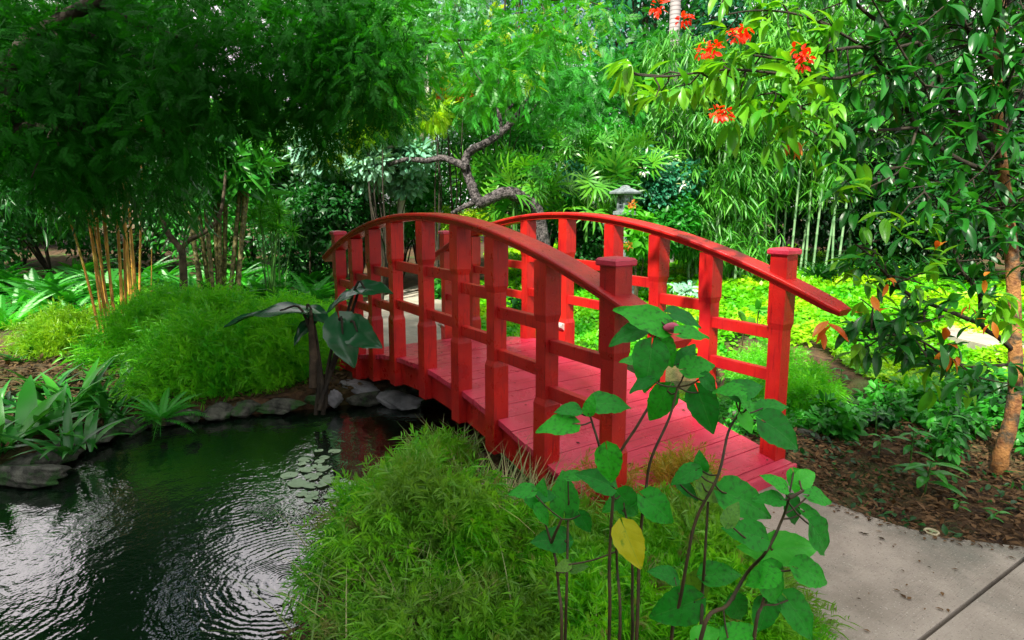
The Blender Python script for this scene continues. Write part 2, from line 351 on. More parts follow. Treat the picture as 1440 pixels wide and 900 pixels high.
# ------------------------------------------------------------------ ground, pond, paths
POND = np.array([(0, -6), (-.5, -4.5), (-.85, -3.02), (-1.01, -2.68), (-1.3, -2.36), (-1.32, -1.94), (-1.1, -1.23), (-.95, -.55), (-.9, 0), (-.6, .8), (-.2, 1.6), (.3, 2.35), (-.4, 3.3), (.1, 3.7), (.8, 3.0),
                 (1.7, 2.5), (1.5, 2.12), (1.0, 2.0), (.75, 1.2), (.6, .4), (.55, -.3), (.45, -.75), (.8, -1.35), (1.18, -1.69), (1.54, -1.98), (2.0, -2.6), (2.3, -3.6), (2.2, -5.6), (1.5, -6.5)])
def sdf(x, y, P=POND):
    q = np.stack([x, y], -1); d = np.full(x.shape, 1e9); ins = np.zeros(x.shape, bool)
    for a, b in zip(P, np.roll(P, -1, 0)):
        e = b-a; v = q-a; tt = np.clip((v@e)/(e@e), 0, 1); d = np.minimum(d, np.linalg.norm(v-tt[..., None]*e, axis=-1))
        cr = ((a[1] > q[..., 1]) != (b[1] > q[..., 1])) & (q[..., 0] < (b[0]-a[0])*(q[..., 1]-a[1])/(b[1]-a[1]+1e-12)+a[0]); ins ^= cr
    return np.where(ins, -d, d)
def hgt(x, y):
    s = sdf(x, y); n = .02*np.sin(x*3.1+1)*np.cos(y*2.7)+.012*np.sin(x*9+y*5)
    far = np.hypot(x-CAM[0], y-CAM[1]); h = -.41+n + np.clip((far-9)*.035, 0, 1.6)
    h = h + .10*np.clip((s-.3)/1.0, 0, 1)*(x < -1.6)*(y < -.9)*np.clip((-1.6-x)/1.0, 0, 1)
    t = np.clip((s+.10)/.20, 0, 1); t = t*t*(3-2*t)
    return -1.0 + (h+1.0)*t
gx = np.concatenate([np.linspace(-120, -11, 25), np.linspace(-10, 5, 170), np.linspace(6, 60, 14)])
gy = np.concatenate([np.linspace(-60, -8, 14), np.linspace(-7, 9, 180), np.linspace(10, 120, 26)])
X, Y = np.meshgrid(gx, gy); Z = hgt(X, Y); nx = len(gx)
i, j = np.meshgrid(np.arange(len(gy)-1), np.arange(nx-1), indexing='ij'); b = (i*nx+j).ravel()
g = link('ground', mesh('ground', np.stack([X, Y, Z], -1).reshape(-1, 3), np.stack([b, b+1, b+nx+1, b+nx], 1), smooth=True), M['soil']); tag(g, kind='structure')
wv = [(-3, -7.2, -.52), (3.6, -7.2, -.52), (3.6, 5, -.52), (-3, 5, -.52)]
wt = link('water', mesh('water', wv, [(0, 1, 2, 3)]), M['water']); tag(wt, kind='structure')
def bm_obj(name, fn, mat, parent=None, bevel=0, seg=2, smooth=False):
    bm = bmesh.new(); fn(bm)
    if bevel: bmesh.ops.bevel(bm, geom=[e for e in bm.edges if e.calc_face_angle(0) > .5], offset=bevel, segments=seg, affect='EDGES', profile=.6)
    bmesh.ops.recalc_face_normals(bm, faces=bm.faces)
    me = bpy.data.meshes.new(name); bm.to_mesh(me); bm.free()
    if smooth:
        for p in me.polygons: p.use_smooth = True
    return link(name, me, mat, parent)
def slab(bm, poly, z, th):
    top = [bm.verts.new((x, y, z)) for x, y in poly]; bot = [bm.verts.new((x, y, z-th)) for x, y in poly]; n = len(poly)
    bm.faces.new(top); bm.faces.new(bot[::-1])
    for k in range(n): bm.faces.new((bot[k], bot[(k+1) % n], top[(k+1) % n], top[k]))
jn = [(1.962, -.62), (2.94, -.19)]
ja, jb = G(1300, 896, -.36)[:2], G(1440, 786, -.36)[:2]; jd = (jb-ja)/np.linalg.norm(jb-ja); jnrm = np.array([-jd[1], jd[0]])
j0, j1 = ja-jd*1.05, jb+jd*.55
def pathA(bm):
    pts = [tuple(G(*q, -.36)[:2]) for q in [(1112, 662), (1160, 702), (1200, 718), (1260, 738), (1320, 754), (1380, 762), (1440, 769)]]
    o = 0.008
    pts += [tuple(ja+jd*((.84-ja[1])/jd[1])+jnrm*o), tuple(j0+jnrm*o), (2.55, -.95), (2.2, -.72), (1.94, -.66)]
    pts = [p for p in pts]
    slab(bm, pts, -.36, .09)
def pathB(bm):
    o = -.008
    slab(bm, [tuple(j0+jnrm*o), tuple(ja+jd*((.84-ja[1])/jd[1])+jnrm*o), (3.6, .98), (5.2, .8), (6.5, -.5), (6, -2.4), (4.4, -2.2), (3.3, -1.55)], -.36, .09)
def both(bm): pathA(bm); pathB(bm)
tag(bm_obj('path', both, M['conc'], bevel=.008), kind='structure')
def farp(bm):
    slab(bm, [(-1.96, -.62), (-1.96, .66), (-2.9, .95), (-4.2, 1.9), (-5.6, 3.4), (-8, 4.6), (-8.3, 3.6), (-6.6, 2.4), (-5.2, .9), (-4.2, .1), (-4.5, -1.2), (-5.4, -2.7), (-5.5, -4.2), (-6.4, -4.2), (-6.3, -2.6), (-5.5, -1.0), (-4.6, -.55), (-3, -.45)][::-1], -.33, .14)
tag(bm_obj('far_path', farp, M['conc'], bevel=.008), kind='structure')
def rp(bm):
    a = [G(1325, 470, -.3), G(1390, 486, -.3), G(1520, 520, -.3), G(1520, 490, -.3), G(1400, 463, -.3), G(1335, 457, -.3)]
    slab(bm, [tuple(q[:2]) for q in a], -.30, .1)
tag(bm_obj('garden_path', rp, M['conc'], bevel=.008), kind='structure')
# ------------------------------------------------------------------ bridge
PXN = [-1.8093, -1.3691, -.9546, -.5141, 0, .4766, .8844, 1.3549, 1.8329]
PXR = [-2.0, -1.4185, -.9613, -.5018, .0211, .5427, .9682, 1.3819, 1.8489]
HW = .6059; PW = .0966
dk = lambda x: -.1205*x*x+.0115*x**4
hd = lambda x: 1.0417-.0959*x*x
br = empty('footbridge', (0, 0, 0), 'red arched wooden footbridge over the garden pond', 'bridge')
def box(bm, c, s):
    r = bmesh.ops.create_cube(bm, size=1)
    for v in r['verts']: v.co = Vector((v.co.x*s[0]+c[0], v.co.y*s[1]+c[1], v.co.z*s[2]+c[2]))
def deckf(bm):
    xs = -1.95
    while xs < 1.94:
        L = .132 if xs+.137 < 1.95 else 1.95-xs
        a, b_ = xs, min(xs+L, 1.95); j = random.uniform(-.0015, .0015); e = random.uniform(-.006, .006)
        vs = []
        for (x, dz) in ((a, 0), (b_, 0), (b_, -.034), (a, -.034)):
            for y in (-.632+e, .632+e): vs.append(bm.verts.new((x, y, dk(x)+dz+j)))
        for q in ((0, 2, 3, 1), (4, 6, 7, 5), (2, 4, 5, 3), (6, 0, 1, 7), (0, 6, 4, 2), (1, 3, 5, 7)): bm.faces.new([vs[k] for k in q])
        xs += .1375
bm_obj('deck', deckf, M['deck'], br, bevel=.003)
for s in (-1, 1):
    def beam(bm, s=s):
        n = 60; rows = []
        for k in range(n+1):
            x = -1.93+3.86*k/n; zt = dk(x)-.036; zb = max(dk(x)-.205, -.50)
            rows.append([bm.verts.new((x, s*y, z)) for y, z in ((.545, zt), (.600, zt), (.600, zb), (.545, zb))])
        for r, q in zip(rows, rows[1:]):
            for k in range(4): bm.faces.new((r[k], r[(k+1) % 4], q[(k+1) % 4], q[k]))
        bm.faces.new(rows[0]); bm.faces.new(rows[-1])
    bm_obj('side_beam', beam, M['red'], br, bevel=.004)
for sx in (-1, 1): bm_obj('end_board', lambda bm: box(bm, (sx*1.962, 0, dk(1.95)-.06), (.024, 1.30, .115)), M['deck'], br, bevel=.008)
def post_bm(bm, x, y, zb, zt, zl, zu, w=PW, wn=.081):
    prof = [(zb, w), (zl-.016, w), (zl+.016, wn), (zu-.020, wn), (zu+.016, w), (zt, w)]; rows = []
    for z, ww in prof: rows.append([bm.verts.new((x+a*ww/2, y+c*ww/2, z)) for a, c in ((-1, -1), (1, -1), (1, 1), (-1, 1))])
    for r, q in zip(rows, rows[1:]):
        for k in range(4): bm.faces.new((r[k], r[(k+1) % 4], q[(k+1) % 4], q[k]))
    bm.faces.new(rows[0]); bm.faces.new(rows[-1])
for s, PX in ((-1, PXN), (1, PXR)):
    y = s*HW
    for i, x in enumerate(PX):
        newel = i in (0, 8); D = dk(x)
        zt = D+1.15-.028 if newel else hd(x)-.030
        zb = max(D-.212, -.50) if not newel else -.50
        zl = D+(.31 if s < 0 else .21)
        o = bm_obj('newel_post' if newel else 'post', lambda bm: post_bm(bm, x, y, zb, zt, zl, D+.735), M['red'], br, bevel=.0035)
        if newel:
            def cap(bm):
                ww = .062; z0 = zt; R = [[(a*k*ww+x, c*k*ww+y, z) for a, c in ((-1, -1), (1, -1), (1, 1), (-1, 1))] for k, z in ((.92, z0), (1, z0+.006), (1, z0+.024), (.86, z0+.034))]
                R = [[bm.verts.new(p) for p in r] for r in R]
                for r, q in zip(R, R[1:]):
                    for k in range(4): bm.faces.new((r[k], r[(k+1) % 4], q[(k+1) % 4], q[k]))
                t_ = bm.verts.new((x, y, z0+.042)); bm.faces.new(R[0])
                for k in range(4): bm.faces.new((R[-1][k], R[-1][(k+1) % 4], t_))
            bm_obj('post_cap', cap, M['deck'], o, bevel=.002).location = (0, 0, 0)
        if (s > 0 and i in (0, 2, 4, 6, 8)):
            def lite(bm):
                yy = y-s*PW/2; z0 = D+.165
                V = [(x-.036, yy+.002, z0-.03), (x+.036, yy+.002, z0-.03), (x+.036, yy+.002, z0+.028), (x-.036, yy+.002, z0+.028), (x-.036, yy-s*.030, z0+.012), (x+.036, yy-s*.030, z0+.012), (x+.036, yy-s*.020, z0+.028), (x-.036, yy-s*.020, z0+.028), (x-.036, yy-s*.030, z0-.004), (x+.036, yy-s*.030, z0-.004)]
                V = [bm.verts.new(v) for v in V]
                for q in ((7, 6, 2, 3), (4, 5, 6, 7), (8, 9, 5, 4), (0, 1, 9, 8), (0, 8, 4, 7, 3), (1, 2, 6, 5, 9), (0, 3, 2, 1)): bm.faces.new([V[k] for k in q])
            st = bm_obj('step_light', lite, M['metal'], o); st.location = (0, 0, 0)
    for i in range(8):
        a, b_ = PX[i], PX[i+1]; m = (a+b_)/2
        cr = 1-min(1, abs(m)/1.2)
        for off in (.648+.04*cr, .412-.03*cr):
            z = dk(m)+off
            bm_obj('rail', lambda bm: box(bm, (m, y, z), (b_-a-.066, .040, .066)), M['red'], br, bevel=.004)
    def hr(bm, y=y, s=s):
        x0, x1 = (-2.14, 2.20) if s < 0 else (-2.3, 2.19)
        n = 72; prof = [(-.050, -.032), (.050, -.032), (.052, -.030), (.052, -.017), (.060, -.015), (.061, -.005), (.070, -.003), (.073, .001), (.073, .012), (.069, .017), (.060, .020), (-.060, .020), (-.069, .017), (-.073, .012), (-.073, .001), (-.070, -.003), (-.061, -.005), (-.060, -.015), (-.052, -.017), (-.052, -.030)]
        rows = []
        for k in range(n+1):
            x = x0+(x1-x0)*k/n; e = min(k, n-k); sq = {0: .72, 1: .93}.get(e, 1)
            sl = -2*.0959*x; nn = math.hypot(1, sl)
            rows.append([bm.verts.new((x-sl/nn*pz*sq, y+py*(sq if e == 0 else 1), hd(x)+pz*sq/nn)) for py, pz in prof])
        m_ = len(prof)
        for r, q in zip(rows, rows[1:]):
            for k in range(m_): bm.faces.new((r[k], r[(k+1) % m_], q[(k+1) % m_], q[k]))
        bm.faces.new(rows[0]); bm.faces.new(rows[-1])
    o = bm_obj('handrail', hr, M['deck'] if False else M['red'], br)
# ------------------------------------------------------------------ stones
def rock(name, c, size, seed, mat, label, cat='stone', group=None, flat=.6, rot=0, angular=.25):
    r = np.random.default_rng(seed); bm = bmesh.new(); bmesh.ops.create_icosphere(bm, subdivisions=4, radius=1)
    ph = r.random((4, 3))*6; dr = nrm(r.normal(size=(9, 3))); of = .5+.3*r.random(9)
    for v in bm.verts:
        p = np.array(v.co)
        for a, o_ in zip(dr, of):
            e = p@a-o_
            if e > 0: p = p-a*e*.85
        p = p*(1+.06*sum(math.sin(p@ph[k]*2.2+k) for k in range(4))*angular*2)
        p = p*(1+.045*math.sin(p[0]*9+ph[0][0])*math.sin(p[1]*8+ph[1][0])+.03*math.sin(p[2]*15+ph[2][0]+p[0]*11)+.02*math.sin(p[1]*23+p[0]*19+ph[3][0]))
        v.co = p
    me = bpy.data.meshes.new(name); bm.to_mesh(me); bm.free()
    for p in me.polygons: p.use_smooth = True
    o = link(name, me, mat); o.location = c; o.scale = (size[0], size[1], size[2]); o.rotation_euler = (0, 0, rot)
    return tag(o, label, cat, group)
bank = [(-.4, -4.6), (-.62, -3.95), (-.85, -3.02), (-1.05, -2.7), (-1.32, -2.42), (-1.36, -1.98), (-1.16, -1.3), (-1.0, -.62), (-.97, -.1), (-.72, .7)]
BP = spline([(x, y, 0) for x, y in bank], 12); acc = np.concatenate([[0], np.cumsum(np.linalg.norm(np.diff(BP, axis=0), axis=1))])
s_ = 0.0; k_ = 0
while s_ < acc[-1]:
    L = random.uniform(.10, .19); q = [np.interp(s_+L, acc, BP[:, a]) for a in (0, 1)]; q2 = [np.interp(s_+L+.02, acc, BP[:, a]) for a in (0, 1)]
    rock('edging_stone', (q[0]+random.uniform(-.02, .02), q[1], -.468+random.uniform(-.010, .010)), (L*1.12, .12+random.random()*.03, .062), 100+k_, M['stone'], 'mossy grey stone in the low edging along the far bank of the pond', 'stone', 'stones edging the far pond bank', rot=math.atan2(q2[1]-q[1], q2[0]-q[0]))
    s_ += 2*L*.93; k_ += 1
for k_, (px, py, z, sz, lb) in enumerate([(505, 545, -.42, (.26, .15, .05), 'flat grey stone slab beneath the far left end of the bridge'),
        (560, 562, -.47, (.24, .15, .06), 'dark flat slab by the water under the bridge deck'),
        (470, 562, -.42, (.07, .05, .08), 'upright pale stone beside the elephant ear plant'),
        (35, 665, -.45, (.30, .12, .07), 'long flat mossy stone at the left edge of the pond'),
        (78, 640, -.43, (.16, .12, .07), 'rounded mossy stone behind the long flat stone at the pond edge'),
        (270, 585, -.40, (.07, .06, .05), 'small bluish stone on top of the pond edging near the little fern')]):
    p = G(px, py, z); rock('stone', p, sz, 300+k_, M['slab'] if k_ in (0, 1, 2) else M['stone'], lb, rot=random.random()*3)
for k_, (px, py) in enumerate([(1135, 545), (1165, 552), (1200, 566), (1222, 585), (1120, 532)]):
    rock('channel_stone', G(px, py, -.43), (.13, .09, .07), 340+k_, M['stone'], 'mossy stone lining the narrow water channel right of the bridge', 'stone', 'stones lining the narrow channel', rot=2.6)
for k_, (px, py) in enumerate([(1025, 585), (1050, 600), (1120, 600), (1135, 615), (1010, 575), (1140, 590), (1160, 605)]):
    rock('rubble_stone', G(px, py, -.41), (.09, .07, .06), 360+k_, M['stone'], 'dark rough stone in the rubble beside the right bridge post', 'stone', 'rubble stones by the right bridge post', rot=k_)
# log/pipe under the bridge's near end
pp = MB(); a, b_ = at(672, 682, 3.1), at(712, 700, 3.0); pp.add(*tube([a, (a+b_)/2, b_], [.035, .034, .035], 12, .05)); tag(pp.build('log', plain('weathered wood', (.28, .18, .14), (.5, .42, .38), 12)), 'short weathered pipe-like log lying below the near end of the bridge', 'log')
tm = plain('ring fitting', (.42, .38, .22), (.5, .46, .28), 30, .5, .1, .002)
bm = bmesh.new(); c = G(1310, 748, -.357); P_ = []
me = bpy.data.meshes.new('t')
th = np.linspace(0, 2*np.pi, 25)[:-1]
mb = MB(); mb.add(*tube([c+[math.cos(a)*.026, math.sin(a)*.026, 0] for a in np.linspace(0, 2*np.pi, 33)], .006, 8)); rg = empty('path_fitting', c, 'small pale ring fitting set into the concrete path edge', 'fitting'); mb.build('ring', tm, rg)
bm.free(); mb = MB(); mb.add([c+[math.cos(a)*r_, math.sin(a)*r_, .001] for a in th for r_ in (.001, .024)], [(2*k, 2*k+1, (2*k+3) % 48, (2*k+2) % 48) for k in range(24)]); mb.build('plate', plain('green brass', (.2, .3, .12), (.3, .4, .2), 30, .5, .1, .002), rg)
# ------------------------------------------------------------------ foliage builders
def rdir(n, up=0.0, flat=1.0):
    v = rng.normal(size=(n, 3)); v[:, 2] = v[:, 2]*flat+up; return nrm(v)
def blob_leaves(mb, centers, rad, T, n, size, droop=.3, upn=.8, shell=.35, jvar=None, wsc=None, gaps=False):
    """n leaves in clumps round the given centers, on shells of radius rad"""
    centers = np.atleast_2d(centers); m = len(centers); idx = rng.integers(0, m, n)
    u = rdir(n); r = rng.random(n)**shell; rad = np.broadcast_to(rad, (m, 3) if np.ndim(rad) != 1 or len(np.atleast_1d(rad)) == 3 else (m,))
    rr = rad[idx] if rad.ndim == 2 else rad[idx][:, None]
    pos = centers[idx]+u*rr*r[:, None]
    d = nrm(u*.8+rdir(n)*.8+np.array([0, 0, -droop])); nn = nrm(u*.5+rdir(n)*.6+np.array([0, 0, upn]))
    cv = rng.random(m)[idx]*.6+rng.random(n)*.4
    if gaps: g_ = open_sky(pos); pos, d, nn, cv, n = pos[g_], d[g_], nn[g_], cv[g_], int(g_.sum())
    mb.add(*inst(T, pos, d, nn, size*(.65+.6*rng.random(n)), cv if jvar is None else jvar, wsc))
def open_sky(pos):
    """keeps the two openings in the foliage through which the sky shines on the pond"""
    q = pos.copy(); q[:, 2] = -1.04-q[:, 2]; v = q-CAM; z = v@FW; px = 720+FPX*(v@RT)/z; py = 450+PY-FPX*(v@UP)/z; k = np.ones(len(pos), bool)
    wob = 1+.22*np.sin(px*.09)+.18*np.sin(px*.23+py*.05)
    for cx, cy, rx, ry in ((392, 800, 85, 100), (40, 800, 80, 75), (250, 850, 22, 70)): k &= ((px-cx)/rx)**2+((py-cy)/ry)**2 > wob
    return k
def lumps(c, R, k, inner=.5):
    u = rdir(k); r = inner+(1-inner)*rng.random(k)**.5
    return c+u*r[:, None]*R
def limbs(mb, base, ends, r0, wob=.15, k=6):
    for e in ends:
        base_ = np.asarray(base, float); v = e-base_; L = np.linalg.norm(v)
        P = [base_]+[base_+v*t+rng.normal(size=3)*wob*L*.3*(1-t)*t*2+np.array([0, 0, .12*L*t*(1-t)]) for t in (.3, .6, .85)]+[e]
        P = spline(P, 3); mb.add(*tube(P, np.linspace(r0, r0*.15, len(P)), k))
def bush(name, label, cat, c, R, mat, T, n, size, group=None, k=14, lr=.38, droop=.3, stem='stem', base=None, r0=.02, inner=.45, upn=.8, dome=True):
    c = np.asarray(c, float); R = np.asarray(R, float); b0 = np.array(base if base is not None else (c[0], c[1], float(hgt(np.array([c[0]]), np.array([c[1]]))[0])-.03))
    root = empty(name, b0, label, cat, group)
    L = lumps(c, R*(1-lr*.8), k, inner)
    if dome: L[:, 2] = np.maximum(L[:, 2], b0[2]+.1*R[2])
    mb = MB(); blob_leaves(mb, L, R*lr, T, n, size, droop, upn); mb.build('foliage', mat, root)
    sb = MB(); limbs(sb, b0, L[:max(4, k//2)], r0); sb.build('stem', M[stem], root)
    return root
def tree(name, label, base, c, R, mat, T, n, size, group=None, k=26, lr=.3, bark='bark', r0=.16, droop=.35, extra=None, upn=.8, inner=.35, trunk_pts=None):
    root = empty(name, base, label, 'tree', group); base = np.asarray(base, float); c = np.asarray(c, float); R = np.asarray(R, float)
    L = lumps(c, R*(1-lr*.6), k, inner)
    mb = MB(); blob_leaves(mb, L, R*lr, T, n, size, droop, upn, gaps=True); mb.build('crown', mat, root)
    tb = MB(); fork = base+(c-base)*.55+rng.normal(size=3)*.15 if trunk_pts is None else np.asarray(trunk_pts[-1], float)
    P = spline([base, base+(fork-base)*.4+rng.normal(size=3)*.12, fork] if trunk_pts is None else trunk_pts, 5); tb.add(*tube(P, np.linspace(r0, r0*.55, len(P)), 10, .12))
    limbs(tb, fork, L, r0*.4); tb.build('trunk', M[bark], root)
    if extra:
        mb = MB(); blob_leaves(mb, lumps(c, R*.95, extra[1], .8), R*.12, extra[3], extra[2], extra[4], .2); mb.build('blossom', extra[0], root)
    return root
#@@ BACKGROUND
q = np.stack([rng.uniform(-1.8, 1.9, 60), rng.uniform(-.55, .55, 60)], 1); n = len(q); mb = MB(); a = rng.random(n)*6.28
mb.add(*inst(T_DIA, np.stack([q[:, 0], q[:, 1], dk(q[:, 0])+.006], 1), np.stack([np.cos(a), np.sin(a), .05+0*a], 1), nrm(rdir(n)*.3+[0, 0, 1]), .012+.028*rng.random(n)**2)); tag(mb.build('deck_litter', M['litter'], smooth=False), 'tiny dead leaf specks scattered on the red bridge deck', 'leaf litter', kind='stuff')
# far trees, one after another behind the garden
bgT = [(-160, 15, 2.6, (3.2, 3.2, 2.3), 'mid_dark', 'l'), (60, 17, 2.6, (3.4, 3.4, 2.3), 'mid', 'l'), (215, 16, 4.4, (1.7, 1.7, 4.4), 'mid_dark', 'l'), (400, 18, 2.6, (3.4, 3.4, 2.3), 'mid', 'l'),
       (590, 20, 5.4, (3.4, 3.4, 5.6), 'silver', 'h'), (740, 21, 5.6, (3.8, 3.8, 6), 'mid', 'h'), (900, 19, 5.4, (3.4, 3.4, 5.8), 'teal', 'h'), (1030, 20, 5.6, (3.6, 3.6, 6), 'mid', 'h'),
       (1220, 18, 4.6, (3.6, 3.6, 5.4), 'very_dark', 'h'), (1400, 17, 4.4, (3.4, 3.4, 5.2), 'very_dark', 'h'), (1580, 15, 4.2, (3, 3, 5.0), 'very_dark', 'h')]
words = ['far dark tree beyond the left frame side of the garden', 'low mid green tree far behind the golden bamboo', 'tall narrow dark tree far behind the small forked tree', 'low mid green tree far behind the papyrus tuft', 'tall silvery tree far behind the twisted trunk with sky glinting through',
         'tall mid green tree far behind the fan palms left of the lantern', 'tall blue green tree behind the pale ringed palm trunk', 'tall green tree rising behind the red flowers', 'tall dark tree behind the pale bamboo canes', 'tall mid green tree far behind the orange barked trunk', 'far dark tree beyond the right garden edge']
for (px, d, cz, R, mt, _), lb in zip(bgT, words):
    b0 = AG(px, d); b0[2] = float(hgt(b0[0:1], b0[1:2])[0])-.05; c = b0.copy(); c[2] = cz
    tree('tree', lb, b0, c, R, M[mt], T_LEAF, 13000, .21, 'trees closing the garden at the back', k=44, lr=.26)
def hb(px, d, py, r, mt, lb, n=3500, size=.11, name='shrub', T=T_LEAF, k=14, rz=None, **kw):
    c = at(px, py, d); R = (r, r, rz or r*.9)
    kw.setdefault('stem', 'bark_black'); return bush(name, lb, 'shrub', c, R, M[mt], T, n, size, 'shrubs massed at the back of the garden', k=k, **kw)
hb(-60, 9.5, 300, 1.5, 'mid_dark', 'dark shrub behind the ferns at the far left edge', 4500)
hb(60, 11, 260, 1.9, 'mid', 'green shrub behind the golden bamboo canes', 5500, .13)
hb(180, 11.5, 310, 1.5, 'mid_dark', 'dark shrub filling the gap behind the golden bamboo', 4500)
hb(300, 12, 300, 1.6, 'mid', 'green shrub behind the ringed canes', 5000)
hb(430, 11, 330, 1.0, 'mid_dark', 'low dark shrub behind the blue sign', 4500)
hb(485, 10, 305, .9, 'mid_dark', 'dark shrub left of the far bridge newel posts', 4500)
hb(560, 11.5, 275, 1.2, 'mid', 'dark shrub under the silvery foliage', 6000)
hb(400, 13, 230, 1.8, 'mid_dark', 'tall dark shrub behind the papyrus tuft', 6000)
hb(495, 10.2, 195, 1.1, 'silver', 'silver blue shrub tree with pale feathery leaves left of the twisted trunk', 7000, .16, k=18)
hb(550, 9.6, 222, .75, 'silver', 'low silver blue shrub crossed by the twisted tree limb', 4500, .13)
hb(585, 11.5, 120, 1.2, 'silver', 'upper silver shrub behind the pale bare branch', 6000, .15)
hb(660, 10.5, 315, .75, 'yellow', 'clipped yellow green shrub seen over the handrail crown', 8000, .055, upn=1.2, rz=.55)
hb(700, 13, 240, 1.5, 'mid', 'green shrub behind the twisted trunk', 6500)
hb(780, 11, 285, .9, 'teal', 'blue green shrub with white blossom left of the stone lantern', 5000, .10)
hb(845, 12.5, 240, 1.3, 'mid', 'green shrub behind the fan palms', 6000)
hb(925, 11, 265, .95, 'teal', 'blue green shrub right of the stone lantern', 5500, .11)
hb(930, 10.5, 320, .7, 'mid', 'leafy green shrub below the stone lantern on the right', 4500, .12)
hb(830, 10.3, 335, .6, 'mid_dark', 'low dark shrub in front of the lantern foot', 4000, .09)
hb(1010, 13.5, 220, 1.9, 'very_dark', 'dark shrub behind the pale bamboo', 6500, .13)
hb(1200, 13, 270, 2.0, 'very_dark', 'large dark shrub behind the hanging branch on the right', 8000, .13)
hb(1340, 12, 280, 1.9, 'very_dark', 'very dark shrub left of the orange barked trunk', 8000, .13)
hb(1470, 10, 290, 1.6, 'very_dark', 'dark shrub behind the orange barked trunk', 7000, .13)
hb(1100, 17, 200, 2.4, 'mid', 'green shrub tree showing behind the bamboo', 8000, .16)
hb(770, 14, 170, 1.7, 'mid', 'airy green shrub tree with feathery sprays above the fan palms', 2600, .34, T=T_PINF, k=20)
hb(890, 14.5, 130, 1.7, 'mid', 'feathery mid green shrub tree left of the ringed palm trunk', 2600, .34, T=T_PINF, k=20)
hb(700, 11.5, 120, 1.2, 'bright', 'bright feathery foliage above the twisted trunk fork', 1800, .30, T=T_PINF, k=14)
hb(520, 11.5, 90, .9, 'bright', 'bright green feathery foliage lit behind the dark canopy edge', 1300, .26, T=T_PIN, k=12)  # bright leaf colour stands in for sunlight behind the canopy
hb(530, 9, 175, .42, 'yellow', 'small yellow green feathery tuft lit in front of the silver shrub', 260, .26, T=T_PIN, k=6)  # yellow green colour stands in for a sunlit patch
hb(610, 9.4, 165, .36, 'yellow', 'small yellow green tuft beside the orange blossom', 220, .24, T=T_PIN, k=6)
hb(638, 10, 122, .34, 'orange_leaf', 'clump of orange blossom above the twisted tree', 1500, .07, name='blossom_shrub', k=8)
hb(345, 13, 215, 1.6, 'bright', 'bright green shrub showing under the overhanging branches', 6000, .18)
hb(20, 12, 250, 1.6, 'bright', 'bright green shrub glowing behind the left bamboo leaves', 6000, .18)  # sunlight behind the canopy put into the bright leaf colour
# white blossom on the lantern side shrub
mb = MB()
for px, py in [(752, 232), (770, 250), (838, 285), (826, 278), (800, 262), (905, 240), (960, 262), (765, 270), (790, 232), (745, 288)]: blob_leaves(mb, at(px, py, 10.0), .06, T_DIA, 16, .07)
tag(mb.build('white_blossom', M['petal_w']), 'scattered white blossoms among the blue green shrubs by the lantern', 'blossom', kind='stuff')
# twisted tree
tw = empty('twisted_tree', AG(742, 9.0), 'gnarled grey tree with twisted looping trunk behind the bridge', 'tree')
mb = MB(); D9 = 9.0
P = [AG(775, 9.2, -.3)]+[at(x, y, D9+dd) for x, y, dd in [(757, 305, .1), (735, 280, 0), (711, 271, -.1), (688, 280, -.1), (674, 284, 0), (664, 262, .05), (655, 235, .1), (660, 214, .1), (686, 200, 0), (708, 184, 0), (727, 163, .1), (741, 140, .2), (760, 110, .4)]]
P = spline(P, 6); mb.add(*tube(P, np.interp(np.arange(len(P)), [0, len(P)*.25, len(P)*.6, len(P)], [.115, .088, .062, .032]), 10, .25))
for pts, r in [([(657, 236), (640, 228), (622, 222), (600, 226), (572, 224), (545, 232)], .06), ([(704, 186), (702, 160), (699, 128), (705, 90)], .042), ([(716, 176), (712, 158), (722, 146)], .035), ([(727, 165), (745, 158), (760, 140)], .03),
               ([(672, 282), (650, 292), (635, 300)], .05)]:
    Q = spline([at(x, y, D9+.03*k) for k, (x, y) in enumerate(pts)], 5); mb.add(*tube(Q, np.linspace(r, r*.5, len(Q)), 8, .2))
mb.build('trunk', M['bark_grey'], tw)
mb = MB(); cc = np.array([at(x, y, D9+rng.uniform(-.5, 1)) for x, y in [(760, 100), (720, 80), (700, 70), (740, 120), (690, 100), (790, 90), (660, 90), (820, 110), (750, 60), (640, 60), (600, 70), (770, 160), (670, 140)]])
blob_leaves(mb, cc, .42, T_PIN, 900, .26); mb.build('crown', M['mid'], tw)
pt = empty('bare_branch_tree', AG(590, 10.2), 'slender pale bent trunk among the silver foliage left of the twisted tree', 'tree')
mb = MB(); Q = spline([AG(560, 10.2, -.3), at(566, 260, 10), at(578, 212, 9.6), at(596, 190, 9.6), at(602, 176, 9.6), at(601, 140, 9.6), at(598, 60, 9.8)], 5); mb.add(*tube(Q, np.linspace(.07, .035, len(Q)), 8, .1))
Q = spline([at(580, 210, 9.6), at(555, 206, 9.5), at(530, 210, 9.5)], 4); mb.add(*tube(Q, .018, 6)); mb.build('trunk', M['bark_pale'], pt)
mb = MB(); blob_leaves(mb, np.array([at(598+rng.uniform(-60, 60), 60+rng.uniform(-50, 40), 10) for _ in range(10)]), .4, T_LEAF, 1500, .12); mb.build('crown', M['silver'], pt)
